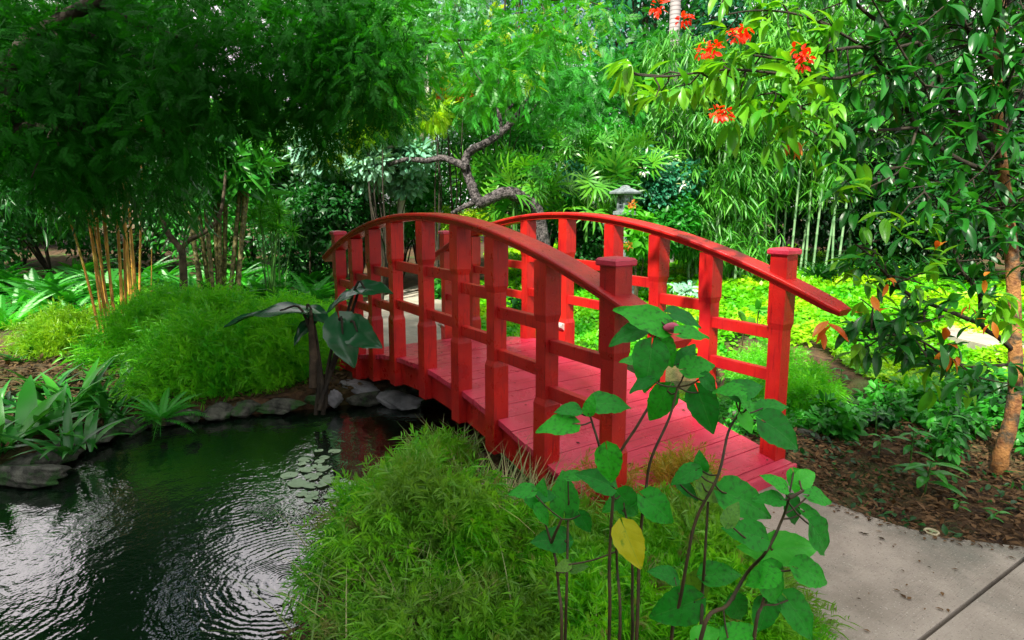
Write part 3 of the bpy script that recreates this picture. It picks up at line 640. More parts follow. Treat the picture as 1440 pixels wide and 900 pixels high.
# ringed palm
pl = empty('palm_tree', AG(934, 14.2, -.2), 'tall palm with pale ringed trunk behind the bamboo', 'tree'); p0 = AG(936, 14.2, -.2); mb = MB()
mb.add(*tube([p0, p0+[0, 0, 2.4], p0+[0, 0, 4.2], p0+[0, 0, 7.5]], [.17, .145, .13, .10], 14)); mb.build('trunk', M['palm_trunk'], pl)
mb = MB(); n = 16; a = np.arange(n)*2.4; dd = np.stack([np.cos(a), np.sin(a), .2+.6*rng.random(n)], 1); mb.add(*inst(T_FERN, np.repeat([p0+[0, 0, 7.5]], n, 0), dd, np.array([0, 0, 1.]), 2.2)); mb.build('crown', M['palm'], pl)
# fan palms
def fanpalm(seed, n=26, h=1.2, sp=.5):
    r = np.random.default_rng(seed); root = bpy.data.objects.new('fan_palm', None); COL.objects.link(root)
    mb = MB(); sb = MB()
    for k in range(5):
        b = r.normal(size=3)*[sp*.3, sp*.3, 0]; sb.add(*tube([b, b*1.1+[0, 0, h*.4], b*1.3+[0, 0, h*.75]], [.02, .018, .015], 6))
    for k in range(n):
        z = h*(.35+.65*r.random()); a = r.random()*6.28; out = np.array([math.cos(a), math.sin(a), 0])
        p = out*sp*(.25+.75*r.random())+[0, 0, z]; q = np.array([out[0]*.08, out[1]*.08, z-.15])
        sb.add(*tube([q, (p+q)/2+[0, 0, .04], p], .006, 4)); d = nrm(out+[0, 0, r.uniform(-.5, .5)]); nn = nrm(np.array([0, 0, 1.])+out*r.uniform(-.2, .6))
        nn = nrm(out+np.array([0, 0, .5])+r.normal(size=3)*.3); d = nrm(out*.4+np.array([0, 0, r.uniform(-.3, 1)])+r.normal(size=3)*.4); mb.add(*inst(T_FAN, p, d, nn, r.uniform(.30, .46), r.random()))
    f = mb.build('fronds', M['palm'], None); s2 = sb.build('stem', M['stem_green'], None); f.parent = root; s2.parent = root; return root
fp = [fanpalm(1), fanpalm(5, 20, 1.0)]
spots = [(705, 260, 9.6, 'spiky fan palm nearest the twisted trunk'), (760, 235, 9.9, 'broad fan palm second from the twisted trunk'), (735, 265, 9.2, 'low fan palm between the twisted trunk and lantern'), (815, 265, 9.8, 'yellowish fan palm just left of the stone lantern'), (850, 225, 10.8, 'tall fan palm above and left of the lantern'),
         (905, 205, 10.6, 'fan palm rising above the lantern roof on its right'), (800, 215, 11.2, 'upper fan palm behind the yellowish one'), (945, 225, 11.2, 'fan palm beside the pale bamboo foliage'), (870, 255, 10.2, 'fan palm behind the stone lantern roof'), (690, 225, 10.6, 'fan palm showing through behind the trunk bend')]
for k, (px, py, d, lb) in enumerate(spots):
    o = fp[k] if k < 2 else copy_tree(fp[k % 2]); c = at(px, py, d); o.location = (c[0], c[1], c[2]-.85); o.rotation_euler = (0, 0, k*1.3); tag(o, lb, 'palm', 'fan palms between the twisted tree and the bamboo')
# stone lantern
LP = AG(876, 9.6, -.15); zt = at(876, 264, 9.6)[2]
ln = empty('stone_lantern', LP, 'grey stone lantern with wide roof standing in the shrubs', 'lantern')
def hexl(bm, prof, k=6, rot=.2, c=LP):
    rows = [[bm.verts.new((c[0]+r*math.cos(rot+j*2*math.pi/k), c[1]+r*math.sin(rot+j*2*math.pi/k), z)) for j in range(k)] for r, z in prof]
    for r, q in zip(rows, rows[1:]):
        for j in range(k): bm.faces.new((r[j], r[(j+1) % k], q[(j+1) % k], q[j]))
    bm.faces.new(rows[0]); bm.faces.new(rows[-1])
bm_obj('roof', lambda bm: hexl(bm, [(.16, zt-.115), (.27, zt-.10), (.275, zt-.075), (.17, zt-.035), (.09, zt-.01), (.075, zt+.015), (.03, zt+.03)]), M['granite'], ln, .004)
def chamber(bm):
    hexl(bm, [(.13, zt-.36), (.13, zt-.33)]); hexl(bm, [(.13, zt-.15), (.13, zt-.11)])
    for j in range(6):
        a = .2+j*math.pi/3; box(bm, (LP[0]+.115*math.cos(a), LP[1]+.115*math.sin(a), zt-.24), (.035, .035, .185))
    for j in range(6):
        a = .2+(j+.5)*math.pi/3
        for dz in (-.03, .03): box(bm, (LP[0]+.1*math.cos(a), LP[1]+.1*math.sin(a), zt-.24+dz), (.05, .05, .012))
bm_obj('light_box', chamber, M['granite'], ln, .003)
bm_obj('core', lambda bm: hexl(bm, [(.075, zt-.345), (.075, zt-.12)]), plain('lantern glass', (.35, .5, .55), (.5, .62, .66), 20, .4), ln)
bm_obj('platform', lambda bm: hexl(bm, [(.10, zt-.46), (.20, zt-.42), (.20, zt-.37), (.15, zt-.36)]), M['granite'], ln, .004)
bm_obj('pillar', lambda bm: hexl(bm, [(.09, zt-1.35), (.075, zt-1.2), (.075, zt-.6), (.10, zt-.46)], 12), M['granite'], ln)
bm_obj('base', lambda bm: hexl(bm, [(.25, LP[2]-.1), (.25, zt-1.45), (.16, zt-1.36), (.09, zt-1.35)]), M['granite'], ln, .004)
# red-orange flower plant under the lantern
fl = bush('flowering_plant', 'yellow green plant with an orange flower head in front of the lantern', 'plant', at(897, 322, 8.8), (.32, .32, .4), M['bright'], T_LEAF, 380, .15, k=7, r0=.01)
for q_ in ((889, 288), (884, 345)): mb = MB(); blob_leaves(mb, at(*q_, 8.6), .045, T_DIA, 35, .05); mb.build('flower', M['orange_leaf'], fl)
# sign
sg = empty('sign', AG(430, 10.5, -.35), 'small blue and white garden sign on a short post far left of the bridge', 'sign')
c = at(430, 298, 10.5); u = RT
def panel(bm, c, wd, ht, th=.02):
    vs = []
    for k in (-1, 1):
        for a, b_ in ((-1, -1), (1, -1), (1, 1), (-1, 1)): vs.append(bm.verts.new(Vector(c+u*a*wd/2+np.array([0, 0, b_*ht/2])+np.array([-u[1], u[0], 0])*th*k/2)))
    for q in ((0, 1, 2, 3), (7, 6, 5, 4), (0, 4, 5, 1), (1, 5, 6, 2), (2, 6, 7, 3), (3, 7, 4, 0)): bm.faces.new([vs[i] for i in q])
bm_obj('blue_board', lambda bm: panel(bm, at(424, 296, 10.5), .13, .2), M['blue'], sg, .003); bm_obj('white_board', lambda bm: panel(bm, at(437, 307, 10.45), .15, .07), M['white'], sg, .003)
mb = MB(); mb.add(*tube([AG(436, 10.5, -.35), at(436, 308, 10.5)], .015, 8)); mb.build('signpost', M['bark'], sg)
#@@ BAMBOO
def bamboo(name, label, px0, px1, d0, ncul, h, rc, culm, leafm, nleaf, T, lsize, lean, zlo, top_spread, group=None, dark=0):
    root = empty(name, AG((px0+px1)/2, d0), label, 'bamboo', group); tips = []
    for k in range(ncul):
        px = px0+(px1-px0)*(k+.5*random.random())/ncul; b = AG(px, d0+random.uniform(-.35, .5)); b[2] = float(hgt(b[0:1], b[1:2])[0])-.03
        ln_ = (random.uniform(-1, 1)*1.3+((px-px0)/(px1-px0)-.5)*2)*lean; H = h*random.uniform(.8, 1.1)
        t = b+RT*ln_*H+np.array([0, 0, H])+rng.normal(size=3)*[.1, .1, 0]
        P = []; R = []; ns = int(H/.28)
        for j in range(ns+1):
            s = j/ns; q = b+(t-b)*s+RT*ln_*.25*s*s*H; P += [q, q+(t-b)/ns*.06, q+(t-b)/ns*.12]; r = rc*(1-.45*s); R += [r*1.0, r*1.28, r*1.0]
        mb = MB(); mb.add(*tube(P, R, 7)); mb.build('culm', culm, root)
        for s in np.linspace(zlo, 1.05, 9): tips.append(b+(t-b)*s+rng.normal(size=3)*[top_spread*s, top_spread*s, .1])
    tips = np.array(tips); mb = MB(); m = nleaf//6; idx = rng.integers(0, len(tips), m)
    c = tips[idx]+rng.normal(size=(m, 3))*[.16, .16, .14]
    for k in range(6):
        a = rdir(m, -.55, .5); mb.add(*inst(T, c+rng.normal(size=(m, 3))*.025, nrm(a+[0, 0, -.45]), nrm(rdir(m)*.5+[0, 0, .8]), lsize*(.6+.6*rng.random(m)), rng.random(len(tips))[idx]*.6+.4*rng.random(m)))
    sb = mb
    for k in range(0, m, 5): sb.add(*tube([tips[idx[k]], (tips[idx[k]]+c[k])/2+[0, 0, .05], c[k]], .004, 3))
    mb.build('foliage', leafm, root); return root
bamboo('bamboo_clump', 'clump of pale green bamboo behind the right bridge newel', 1062, 1185, 12.0, 11, 5.0, .024, M['green_culm'], M['bam'], 12000, T_BAM, .30, .05, .42, .42, 'pale bamboo at the back')
bamboo('bamboo_clump', 'leafy pale bamboo leaning left of the right bridge newel', 965, 1060, 11.2, 14, 4.0, .026, M['green_culm'], M['bam'], 15000, T_BAM, .30, .07, .18, .40, 'pale bamboo at the back')
bamboo('bamboo_clump', 'darker bamboo right of the pale canes behind the grass row', 1190, 1320, 13.0, 14, 4.6, .030, M['green_culm'], M['very_dark'], 8000, T_BAM, .30, .05, .25, .42, 'pale bamboo at the back')
# golden bamboo at left
gb = empty('golden_bamboo', G(165, 505), 'clump of golden orange bamboo canes on the left bank', 'bamboo')
canes = [(150, 505, 95, 300), (155, 500, 103, 180), (162, 505, 120, 200), (160, 498, 128, 180), (172, 500, 135, 170), (158, 508, 112, 260), (176, 496, 150, 170), (182, 478, 165, 180), (186, 470, 168, 160), (190, 474, 170, 160), (196, 468, 176, 170), (200, 462, 196, 170), (180, 486, 164, 190), (204, 460, 214, 350), (192, 480, 178, 200), (168, 504, 142, 220)]
for k, (x0, y0, x1, y1) in enumerate(canes):
    b = G(x0, y0+14, -.42); d = float((b-CAM)@FW); t = at(x1, y1, d+.1+.06*(k % 4)); mb = MB(); P = []; R = []
    for j in range(13):
        s = j/12; q = b+(t-b)*s+RT*.03*math.sin(s*3+k); P += [q, q+(t-b)*.004, q+(t-b)*.008]; r = (.0135+.003*math.sin(k*2.3) if k != 13 else .008)*(1-.35*s); R += [r, r*1.2, r]
    mb.add(*tube(P, R, 8)); mb.build('culm', M['gold_culm'], gb)
mb = MB(); n = 190; cs = np.array([at(rng.uniform(-60, 300), rng.uniform(120, 300), 5.2+1.2*rng.random()) for _ in range(n)])
n2 = 3400; idx = rng.integers(0, n, n2); pq = cs[idx]+rng.normal(size=(n2, 3))*[.12, .12, .08]; pq = pq[open_sky(pq)]; n2 = len(pq); mb.add(*inst(T_BAM, pq, nrm(rdir(n2)*.6+[0, 0, -.9]), rdir(n2), .20*(.7+.7*rng.random(n2))))
tb = mb
for q in cs[::2]: 
    e = at(rng.uniform(130, 210), rng.uniform(150, 230), 6.0); tb.add(*tube([e, (e+q)/2+[0, 0, .15], q], [.008, .006, .003], 4))
mb.build('foliage', M['bam_dark'], gb)
# ringed dark canes & small forked tree behind
rc = empty('ringed_canes', AG(315, 8.2), 'clump of leaning dark canes with pale rings behind the ferns', 'bamboo')
for k, (x0, x1, y1) in enumerate([(300, 286, 255), (306, 300, 240), (312, 318, 250), (318, 338, 262), (325, 350, 255), (296, 275, 262), (330, 344, 270), (308, 308, 262), (290, 262, 290), (284, 268, 300)]):
    b = AG(x0, 8.2+.1*(k % 3)); t = at(x1, y1, 8.2); mb = MB(); P = []; R = []
    for j in range(16): q = b+(t-b)*j/15; P += [q, q+(t-b)*.01, q+(t-b)*.02]; R += [.028, .036, .028]
    mb.add(*tube(P, R, 7)); mb.build('culm', plain('ringed cane', (.03, .04, .01), (.30, .26, .10), 24, .5), rc)
mb = MB(); m = 900; c = np.array([at(rng.uniform(250, 370), rng.uniform(170, 270), 8.2+rng.uniform(-.4, .4)) for _ in range(m)]); c = c[open_sky(c)]; m = len(c); mb.add(*inst(T_STRAP, c, nrm(rdir(m)*.8+[0, 0, -.3]), rdir(m), .45*(.6+.6*rng.random(m)), None, 1.4)); mb.build('foliage', M['strap'], rc)
ft = empty('forked_tree', AG(255, 7.6), 'small dark forked tree between the golden bamboo and the ringed canes', 'tree'); mb = MB()
for pts, r in [([(258, 385), (256, 355), (250, 345), (232, 320), (222, 270), (215, 200)], .05), ([(254, 352), (266, 338), (290, 325), (310, 300), (318, 240)], .035)]:
    Q = spline([AG(258, 7.6)] + [at(x, y, 7.6) for x, y in pts] if r == .05 else [at(x, y, 7.6) for x, y in pts], 4); mb.add(*tube(Q, np.linspace(r, r*.5, len(Q)), 8, .2))
mb.build('trunk', M['bark'], ft); mb = MB(); blob_leaves(mb, np.array([at(rng.uniform(190, 330), rng.uniform(150, 260), 7.6+rng.uniform(-.4, .6)) for _ in range(16)]), .3, T_LEAF, 2200, .12, gaps=True); mb.build('crown', M['mid_dark'], ft)
# papyrus tuft
pa = empty('papyrus_tuft', AG(385, 8.6), 'pale green mop headed tuft behind the middle ferns', 'plant'); mb = MB(); sb = MB()
for k in range(14):
    h = at(385+rng.uniform(-32, 32), 305+rng.uniform(-14, 22), 8.6+rng.uniform(-.2, .2)); b = AG(385+rng.uniform(-10, 10), 8.6); sb.add(*tube([b, (b+h)/2+[0, 0, .1], h], .008, 4))
    n = 60; mb.add(*inst(T_BLADE, np.repeat([h], n, 0), rdir(n, .25), rdir(n), .24*(.7+.5*rng.random(n)), None, 1.3))
mb.build('foliage', M['bright'], pa); sb.build('stem', M['stem_green'], pa)
#@@ MIDGROUND
def fern(seed, n=34, L=.62, mat='fern'):
    r = np.random.default_rng(seed); a = r.random(n)*6.28; el = r.uniform(.25, 1.3, n)
    d = np.stack([np.cos(a)*np.cos(el), np.sin(a)*np.cos(el), np.sin(el)], 1); nn = np.stack([-np.cos(a)*np.sin(el), -np.sin(a)*np.sin(el), np.cos(el)], 1)
    mb = MB(); mb.add(*inst(T_FERN, np.zeros((n, 3)), d, nn, L*(.7+.5*r.random(n)), r.random(n))); root = bpy.data.objects.new('fern', None); COL.objects.link(root); mb.build('fronds', M[mat], None).parent = root
    cb = MB(); cb.add(*tube([(0, 0, -.05), (0, 0, .03), (0, 0, .06)], [.04, .035, .01], 8)); cb.build('crown', M['bark'], None).parent = root; return root
F0 = [fern(1), fern(2, 38, .68), fern(3, 30, .5)]; used = [0, 0, 0]
def put_fern(px, py, k, sc, lb, grp, z=-.36):
    o = F0[k] if not used[k] else copy_tree(F0[k]); used[k] = 1; o.location = G(px, py, z); o.scale = (sc,)*3; o.rotation_euler = (0, 0, rng.random()*6); tag(o, lb, 'fern', grp)
for k in range(26):
    put_fern(rng.uniform(-60, 125), 362+k*4.0+rng.uniform(-6, 6), k % 3, 1.0, 'bright sword fern in the bank left of the golden bamboo', 'ferns left of the golden bamboo')
for k in range(34):
    put_fern(rng.uniform(290, 468), 352+k*2.2+rng.uniform(-4, 4), k % 3, 1.1, 'bright sword fern in the bed between ringed canes and bridge', 'ferns left of the bridge')
FB = fern(9, 30, .6, 'mid')
for k in range(26):
    a_ = AG(-70+k*21+rng.uniform(-8, 8), rng.uniform(8.0, 10.6)); o = FB if k == 0 else copy_tree(FB); o.location = (a_[0], a_[1], float(hgt(a_[0:1], a_[1:2])[0])+.05); o.scale = (1.25,)*3; o.rotation_euler = (0, 0, rng.random()*6); tag(o, 'large sword fern in the back row before the dark shrubs', 'fern', 'ferns in front of the back shrubs')
for k in range(14):
    put_fern(rng.uniform(120, 300), 378+rng.uniform(-8, 12), k % 3, .9, 'sword fern behind the feathery mounds under the forked tree', 'ferns under the forked tree')
def mound(name, label, cat, c, R, mat, n, size, group, T=T_FEA, up=.25, flowy=.7, stems=60, dens=.5):
    """a soft mound: sprigs over a lumpy dome, leaning outwards"""
    c = np.asarray(c, float); R = np.asarray(R, float); root = empty(name, c, label, cat, group); mb = MB()
    u = rdir(n); u[:, 2] = np.abs(u[:, 2])*1.1-.12; u = nrm(u); a = np.arctan2(u[:, 1], u[:, 0])
    ph = rng.random(4)*6; lump = 1+.16*np.sin(3*a+ph[0])+.13*np.sin(5*a+ph[1]+u[:, 2]*4)+.12*np.sin(9*a+ph[2]+u[:, 2]*9)+.10*np.sin(u[:, 2]*14+ph[3]+a*2)+.12*(rng.random(n) > .93)
    r = (1-dens*rng.random(n)**1.6)*lump; pos = c+u*R*r[:, None]
    d = nrm(u*flowy+rdir(n)*.55+np.array([0, 0, up])); mb.add(*inst(T, pos, d, rdir(n)*.5+[0, 0, 1], size*(.6+.8*rng.random(n)), np.clip(.25+.5*np.sin(a*4+ph[0])*.5+rng.random(n)*.6, 0, 1)))
    mb.build('foliage', M[mat], root); sb = MB()
    for k in range(stems):
        e = pos[k]; sb.add(*tube(spline([c+[0, 0, -.03]+rng.normal(size=3)*[.05, .05, 0], c+(e-c)*[.35, .35, .75], e], 3), .004, 3))
    sb.build('stem', M['stem_green'], root); return root
gm = 'feathery green mounds on the left bank'
mound('feathery_mound', 'large feathery bright mound right beside the golden bamboo canes', 'plant', G(262, 498, -.42), (.80, .76, .47), 'mound', 6500, .16, gm)
mound('feathery_mound', 'feathery mound hanging over the pond edge stones', 'plant', G(285, 540, -.40), (.50, .46, .46), 'mound', 3600, .14, gm)
mound('feathery_mound', 'dark feathery mound between the elephant ear and the big mound', 'plant', G(380, 530, -.42), (.42, .42, .47), 'mound', 3200, .14, gm)
mound('feathery_mound', 'yellowish feathery mound left of the golden bamboo base', 'plant', G(100, 496, -.38), (.42, .42, .34), 'mound_y', 2600, .12, gm)
mound('feathery_mound', 'feathery mound behind the elephant ear leaves', 'plant', G(385, 485, -.38), (.68, .66, .34), 'mound', 4000, .16, gm)
mound('feathery_mound', 'feathery mound at the back beside the ferns', 'plant', G(245, 470, -.38), (.62, .60, .34), 'mound', 3600, .16, gm)
# broad strap plants on the left bank
def strapplant(loc, label, n, L, wd, mat='strap', group='broad leaved plants on the left bank', el0=.5, el1=1.4, T=T_STRAP):
    root = empty('broad_leaf_plant', loc, label, 'plant', group); a = rng.random(n)*6.28; el = rng.uniform(el0, el1, n); loc = np.asarray(loc)
    d = np.stack([np.cos(a)*np.cos(el), np.sin(a)*np.cos(el), np.sin(el)], 1); nn = np.stack([-np.cos(a)*np.sin(el), -np.sin(a)*np.sin(el), np.cos(el)], 1)
    b = loc+rng.normal(size=(n, 3))*[.05, .05, 0]; mb = MB(); mb.add(*inst(T, b, d, nn, L*(.6+.6*rng.random(n)), None, wd)); mb.build('leaves', M[mat], root); return root
for px, py, n, L, wd, lb in [(15, 630, 14, .48, 1.9, 'tall broad leaved plant at the left picture edge above the flat stone'), (60, 610, 12, .42, 1.9, 'broad leaved plant just right of the leftmost tall one'), (105, 585, 16, .46, 1.3, 'narrow leaved plant arching over soil left of the golden bamboo base'),
        (150, 575, 18, .44, 1.1, 'glossy arching plant below the golden bamboo'), (190, 560, 14, .38, 1.1, 'glossy arching plant right below the golden bamboo canes'), (120, 625, 10, .26, 1.6, 'small leafy plant at the water edge left of the little fern'), (40, 560, 12, .36, 1.6, 'upright leafy plant behind the tall left ones'), (-40, 600, 12, .45, 1.9, 'broad leaved plant beyond the left edge'), (200, 600, 8, .22, 1.6, 'low leafy plant drooping to the water by the little fern')]:
    strapplant(G(px, py, -.41), lb, n, L, wd)
for k in range(11):
    px, py = [(10, 575), (75, 555), (130, 545), (175, 535), (95, 640), (-20, 650), (160, 598), (215, 560), (60, 585), (30, 520), (120, 520)][k]
    strapplant(G(px, py, -.41), 'dark arching leafy plant filling the shaded left bank', 14, .34, 1.2+.5*(k % 2), 'ear_green', 'dark leafy plants filling the left bank')
put_fern(228, 592, 2, .62, 'little light green fern drooping over the pond edge', None, -.42)
# elephant ear
ee = empty('elephant_ear_plant', G(455, 578, -.42), 'dark elephant ear plant with broad leaves beside the far bridge end', 'plant')
eb = G(455, 578, -.42); dE = float((eb-CAM)@FW); sb = MB(); mb = MB()
for (sx, sy, tx, ty, L, q, dep) in [(425, 440, 318, 428, .60, (0, -.1, 1), 0), (500, 408, 545, 398, .30, (-.3, -.6, .7), -.2), (505, 410, 455, 425, .36, (0, -.3, 1), -.1), (478, 452, 492, 512, .40, (.9, -.5, .1), -.3), (440, 452, 408, 476, .30, (.2, -.6, .6), .1), (432, 436, 462, 446, .24, (0, -.2, 1), .15), (492, 458, 528, 486, .26, (.3, -.7, .4), -.3)]:
    s_, t_ = at(sx, sy, dE+dep), at(tx, ty, dE+dep-.12); v = t_-s_; mb.add(*inst(HEARTS[1], s_, v, np.array(q, float), np.linalg.norm(v)*1.0, .3)); sb.add(*tube(spline([eb+rng.normal(size=3)*.03, at(455+(sx-455)*.25, 520, dE), s_+[0, 0, .02], s_+v*.3], 5), np.linspace(.018, .006, 16), 7))
mb.build('leaves', M['ear'], ee); sb.build('stem', M['bark_black'], ee)
sb = MB(); sb.add(*tube([at(440, 545, dE), at(441, 500, dE), at(438, 470, dE), at(437, 436, dE)], [.032, .03, .026, .010], 8, .3)); sb.build('dead_stalk', M['bark'], ee)
# lily pads
lp = None
for k in range(44):
    px, py = rng.normal(452, 24), rng.normal(668, 17)
    if k < 7: px, py = rng.normal(428, 8), rng.normal(684, 5)
    p = G(px, py, -.515+.0008*(k % 5)); r = rng.uniform(.022, .045)
    if lp is None:
        a = np.linspace(.25, 2*np.pi-.25, 19); V = [(0, 0, 0)]+[(math.cos(t), math.sin(t), .05*math.sin(3*t)) for t in a]; F = [(0, i+1, i+2, i+2) for i in range(18)]
        me = bpy.data.meshes.new('lily_pad'); me.from_pydata(V, [], [f[:3] for f in F]); lp = link('lily_pad', me, M['lily']); me.attributes.new('var', 'FLOAT', 'POINT').data.foreach_set('value', np.full(len(V), .6, np.float32)); o = lp
    else: o = lp.copy(); COL.objects.link(o)
    o.location = p; o.scale = (r, r, r); o.rotation_euler = (rng.normal()*.04, rng.normal()*.04, rng.random()*6); tag(o, 'small pale lily pad floating in the pond in front of the bridge', 'lily pad', 'lily pads floating on the pond')
#@@ LAWN
def inpoly(P, x, y): return sdf(x, y, np.asarray(P, float)) < 0
LAWN = [(1.9, 2.6), (1.1, 3.1), (.3, 3.9), (-.5, 3.7), (-.1, 2.9), (.15, 2.4), (-.5, 1.6), (-.85, .95), (-2.0, 1.0), (-2.9, 1.2), (-4.2, 2.2), (-6.5, 3.9), (-10, 6), (-14, 12), (-6, 14), (1.0, 10.5), (3.2, 6.8), (3.6, 4.2), (2.9, 3.0)]
def scatter_poly(P, n, keep=None):
    P = np.asarray(P); lo, hi = P.min(0), P.max(0); out = []
    while sum(map(len, out)) < n:
        q = lo+(hi-lo)*rng.random((n, 2)); dd = np.hypot(q[:, 0]-CAM[0], q[:, 1]-CAM[1]); m = inpoly(P, q[:, 0], q[:, 1]) & (rng.random(n) < np.minimum(1, (5.0/dd)**2)); out.append(q[m])
    return np.concatenate(out)[:n]
q = scatter_poly(LAWN, 120000); x, y = q[:, 0], q[:, 1]; dd = np.hypot(x-CAM[0], y-CAM[1])
hum = .05+.045*np.sin(x*5.1+np.sin(y*3.3)*2)+.04*np.sin(y*6.3+x*2.1)+.03*np.sin(x*13+y*9); edge = np.clip(sdf(x, y)/.25, .0, 1)
z = hgt(x, y)*1.0+.02+np.clip(hum, .0, 1)*rng.random(len(x))**.35*(.4+.6*edge)+.02*rng.random(len(x)); z = np.maximum(z, -.5)
n = len(x); mb = MB(); mb.add(*inst((T_DIA[0]*[1.5, 1, 1], T_DIA[1]), np.stack([x, y, z], 1), rdir(n, .1, .5), nrm(rdir(n)*.55+[0, 0, 1]), np.clip(.0075*dd, .035, .085)*(.7+.6*rng.random(n)), np.clip(.5*hum/.12+rng.random(n)*.55-.1, 0, 1)))
tag(mb.build('ground_cover', M['lawn'], smooth=False), 'bright yellow green ground cover spreading behind the bridge', 'ground cover', kind='stuff')
# leafy litter, sparse weeds
def litter(name, P, n, mat, size, label, zoff=.012):
    q = scatter_poly(P, n); x, y = q[:, 0], q[:, 1]; k = sdf(x, y) > .06; x, y = x[k], y[k]; n = len(x)
    z = hgt(x, y)+zoff+rng.random(n)*.018; mb = MB(); mb.add(*inst(T_DIA, np.stack([x, y, z], 1), rdir(n, 0, .25), nrm(rdir(n)*.35+[0, 0, 1]), size*(.4+.9*rng.random(n)), None)); return tag(mb.build(name, M[mat], smooth=False), label, 'leaf litter', kind='stuff')
MUL = [(1.5, .75), (1.9, .8), (2.2, .56), (2.35, .54), (2.68, .61), (3.1, .95), (3.9, 1.3), (4.2, 3), (3.4, 4), (2.9, 3.0), (1.9, 2.6), (1.5, 2.0), (1.1, 1.9), (.8, 1.0), (.9, .72)]
litter('leaf_litter', MUL, 11000, 'litter', .045, 'brown fallen leaves and mulch around the orange barked tree')
litter('damp_leaf_litter', [(-1.0, -.7), (-1.3, -1.9), (-1.2, -2.5), (-.7, -3.4), (-1.0, -4.5), (-3, -4.8), (-4.4, -2.8), (-2.6, -1.0), (-1.9, -.65)], 9000, 'litter_dark', .06, 'damp dead leaves on the soil of the left bank')
litter('dry_leaf_litter', [(.6, -.75), (1.9, -.75), (2.3, -.95), (2.9, -1.4), (2.4, -2.6), (1.6, -2.0), (.9, -1.4)], 4000, 'litter_dark', .04, 'dead leaves under the grasses in front of the bridge')
q = scatter_poly(MUL, 1500); x, y = q[:, 0], q[:, 1]; n = len(x); mb = MB(); a = rng.random(n)*6.28
mb.add(*inst(T_BLADE, np.stack([x, y, hgt(x, y)+.02], 1), np.stack([np.cos(a), np.sin(a), .1*np.ones(n)], 1), np.array([0, 0, 1.]), .12*rng.random(n)+.03)); tag(mb.build('twig_litter', M['litter'], smooth=False), 'thin dry twigs strewn over the brown mulch', 'twigs', kind='stuff')
q = scatter_poly([(.70, .85), (1.35, .85), (1.62, 1.5), (1.95, 2.35), (1.65, 2.12), (1.5, 2.0), (1.05, 1.9), (.85, 1.2)], 9000); x, y = q[:, 0], q[:, 1]; n = len(x); mb = MB()
mb.add(*inst(T_DIA, np.stack([x, y, hgt(x, y)+.01+.09*rng.random(n)*(.5+.5*np.sin(x*9)*np.sin(y*7))], 1), rdir(n, .1, .5), nrm(rdir(n)*.55+[0, 0, 1]), .045*(.7+.6*rng.random(n)))); tag(mb.build('low_ground_cover', M['fern'], smooth=False), 'low green ground cover between the right bridge rail and the channel', 'ground cover', kind='stuff')
q = scatter_poly(MUL, 2600); x, y = q[:, 0], q[:, 1]; k_ = np.sin(x*5+1)*np.sin(y*6+x*2) > -.1; x, y = x[k_], y[k_]; n = len(x); mb = MB()
mb.add(*inst(T_LEAF, np.stack([x, y, hgt(x, y)+.015+.03*rng.random(n)], 1), rdir(n, .3, .5), nrm(rdir(n)*.5+[0, 0, 1]), .035*(.5+1.1*rng.random(n)))); tag(mb.build('small_weeds', M['mid_dark'], smooth=False), 'tiny green weeds sprinkled through the brown mulch', 'weeds', kind='stuff')
for k_, (px, py) in enumerate([(1265, 585), (1305, 605), (1350, 612), (1385, 600), (1425, 600), (1215, 600), (1160, 600), (1240, 575), (1450, 640), (1330, 640)]):
    c = G(px, py, -.40); bush('leafy_weed', 'low leafy green weed in the bed between the channel and the orange barked tree', 'plant', c+[0, 0, .08], (.19, .19, .12), M[['mid', 'fern', 'strap'][k_ % 3]], T_LEAF, 190, .07, 'leafy weeds between channel and tree', k=6, r0=.005, upn=1.0)
PA = [(2.1, -.5), (2.0, .4), (2.2, .5), (2.68, .58), (2.93, .78), (2.93, -.2), (2.6, -.7)]
q = scatter_poly(PA, 70)
e_ = rng.random(220); ex = np.interp(e_, [0, .25, .5, .75, 1], [2.12, 2.3, 2.52, 2.76, 3.02]); ey = np.interp(ex, [2.1, 2.2, 2.34, 2.68, 2.93, 3.1], [.60, .52, .52, .59, .79, .84])-.015-.09*rng.random(220)**2.5
q = np.concatenate([q, np.stack([ex, ey], 1)]); n = len(q); mb = MB(); a = rng.random(n)*6.28
mb.add(*inst(T_DIA, np.stack([q[:, 0], q[:, 1], np.full(n, -.354)], 1), np.stack([np.cos(a), np.sin(a), .05+0*a], 1), nrm(rdir(n)*.25+[0, 0, 1]), .010+.026*rng.random(n)**1.5)); tag(mb.build('path_litter', M['litter'], smooth=False), 'small dead leaves and chips spilt over the edge of the concrete path', 'leaf litter', kind='stuff')
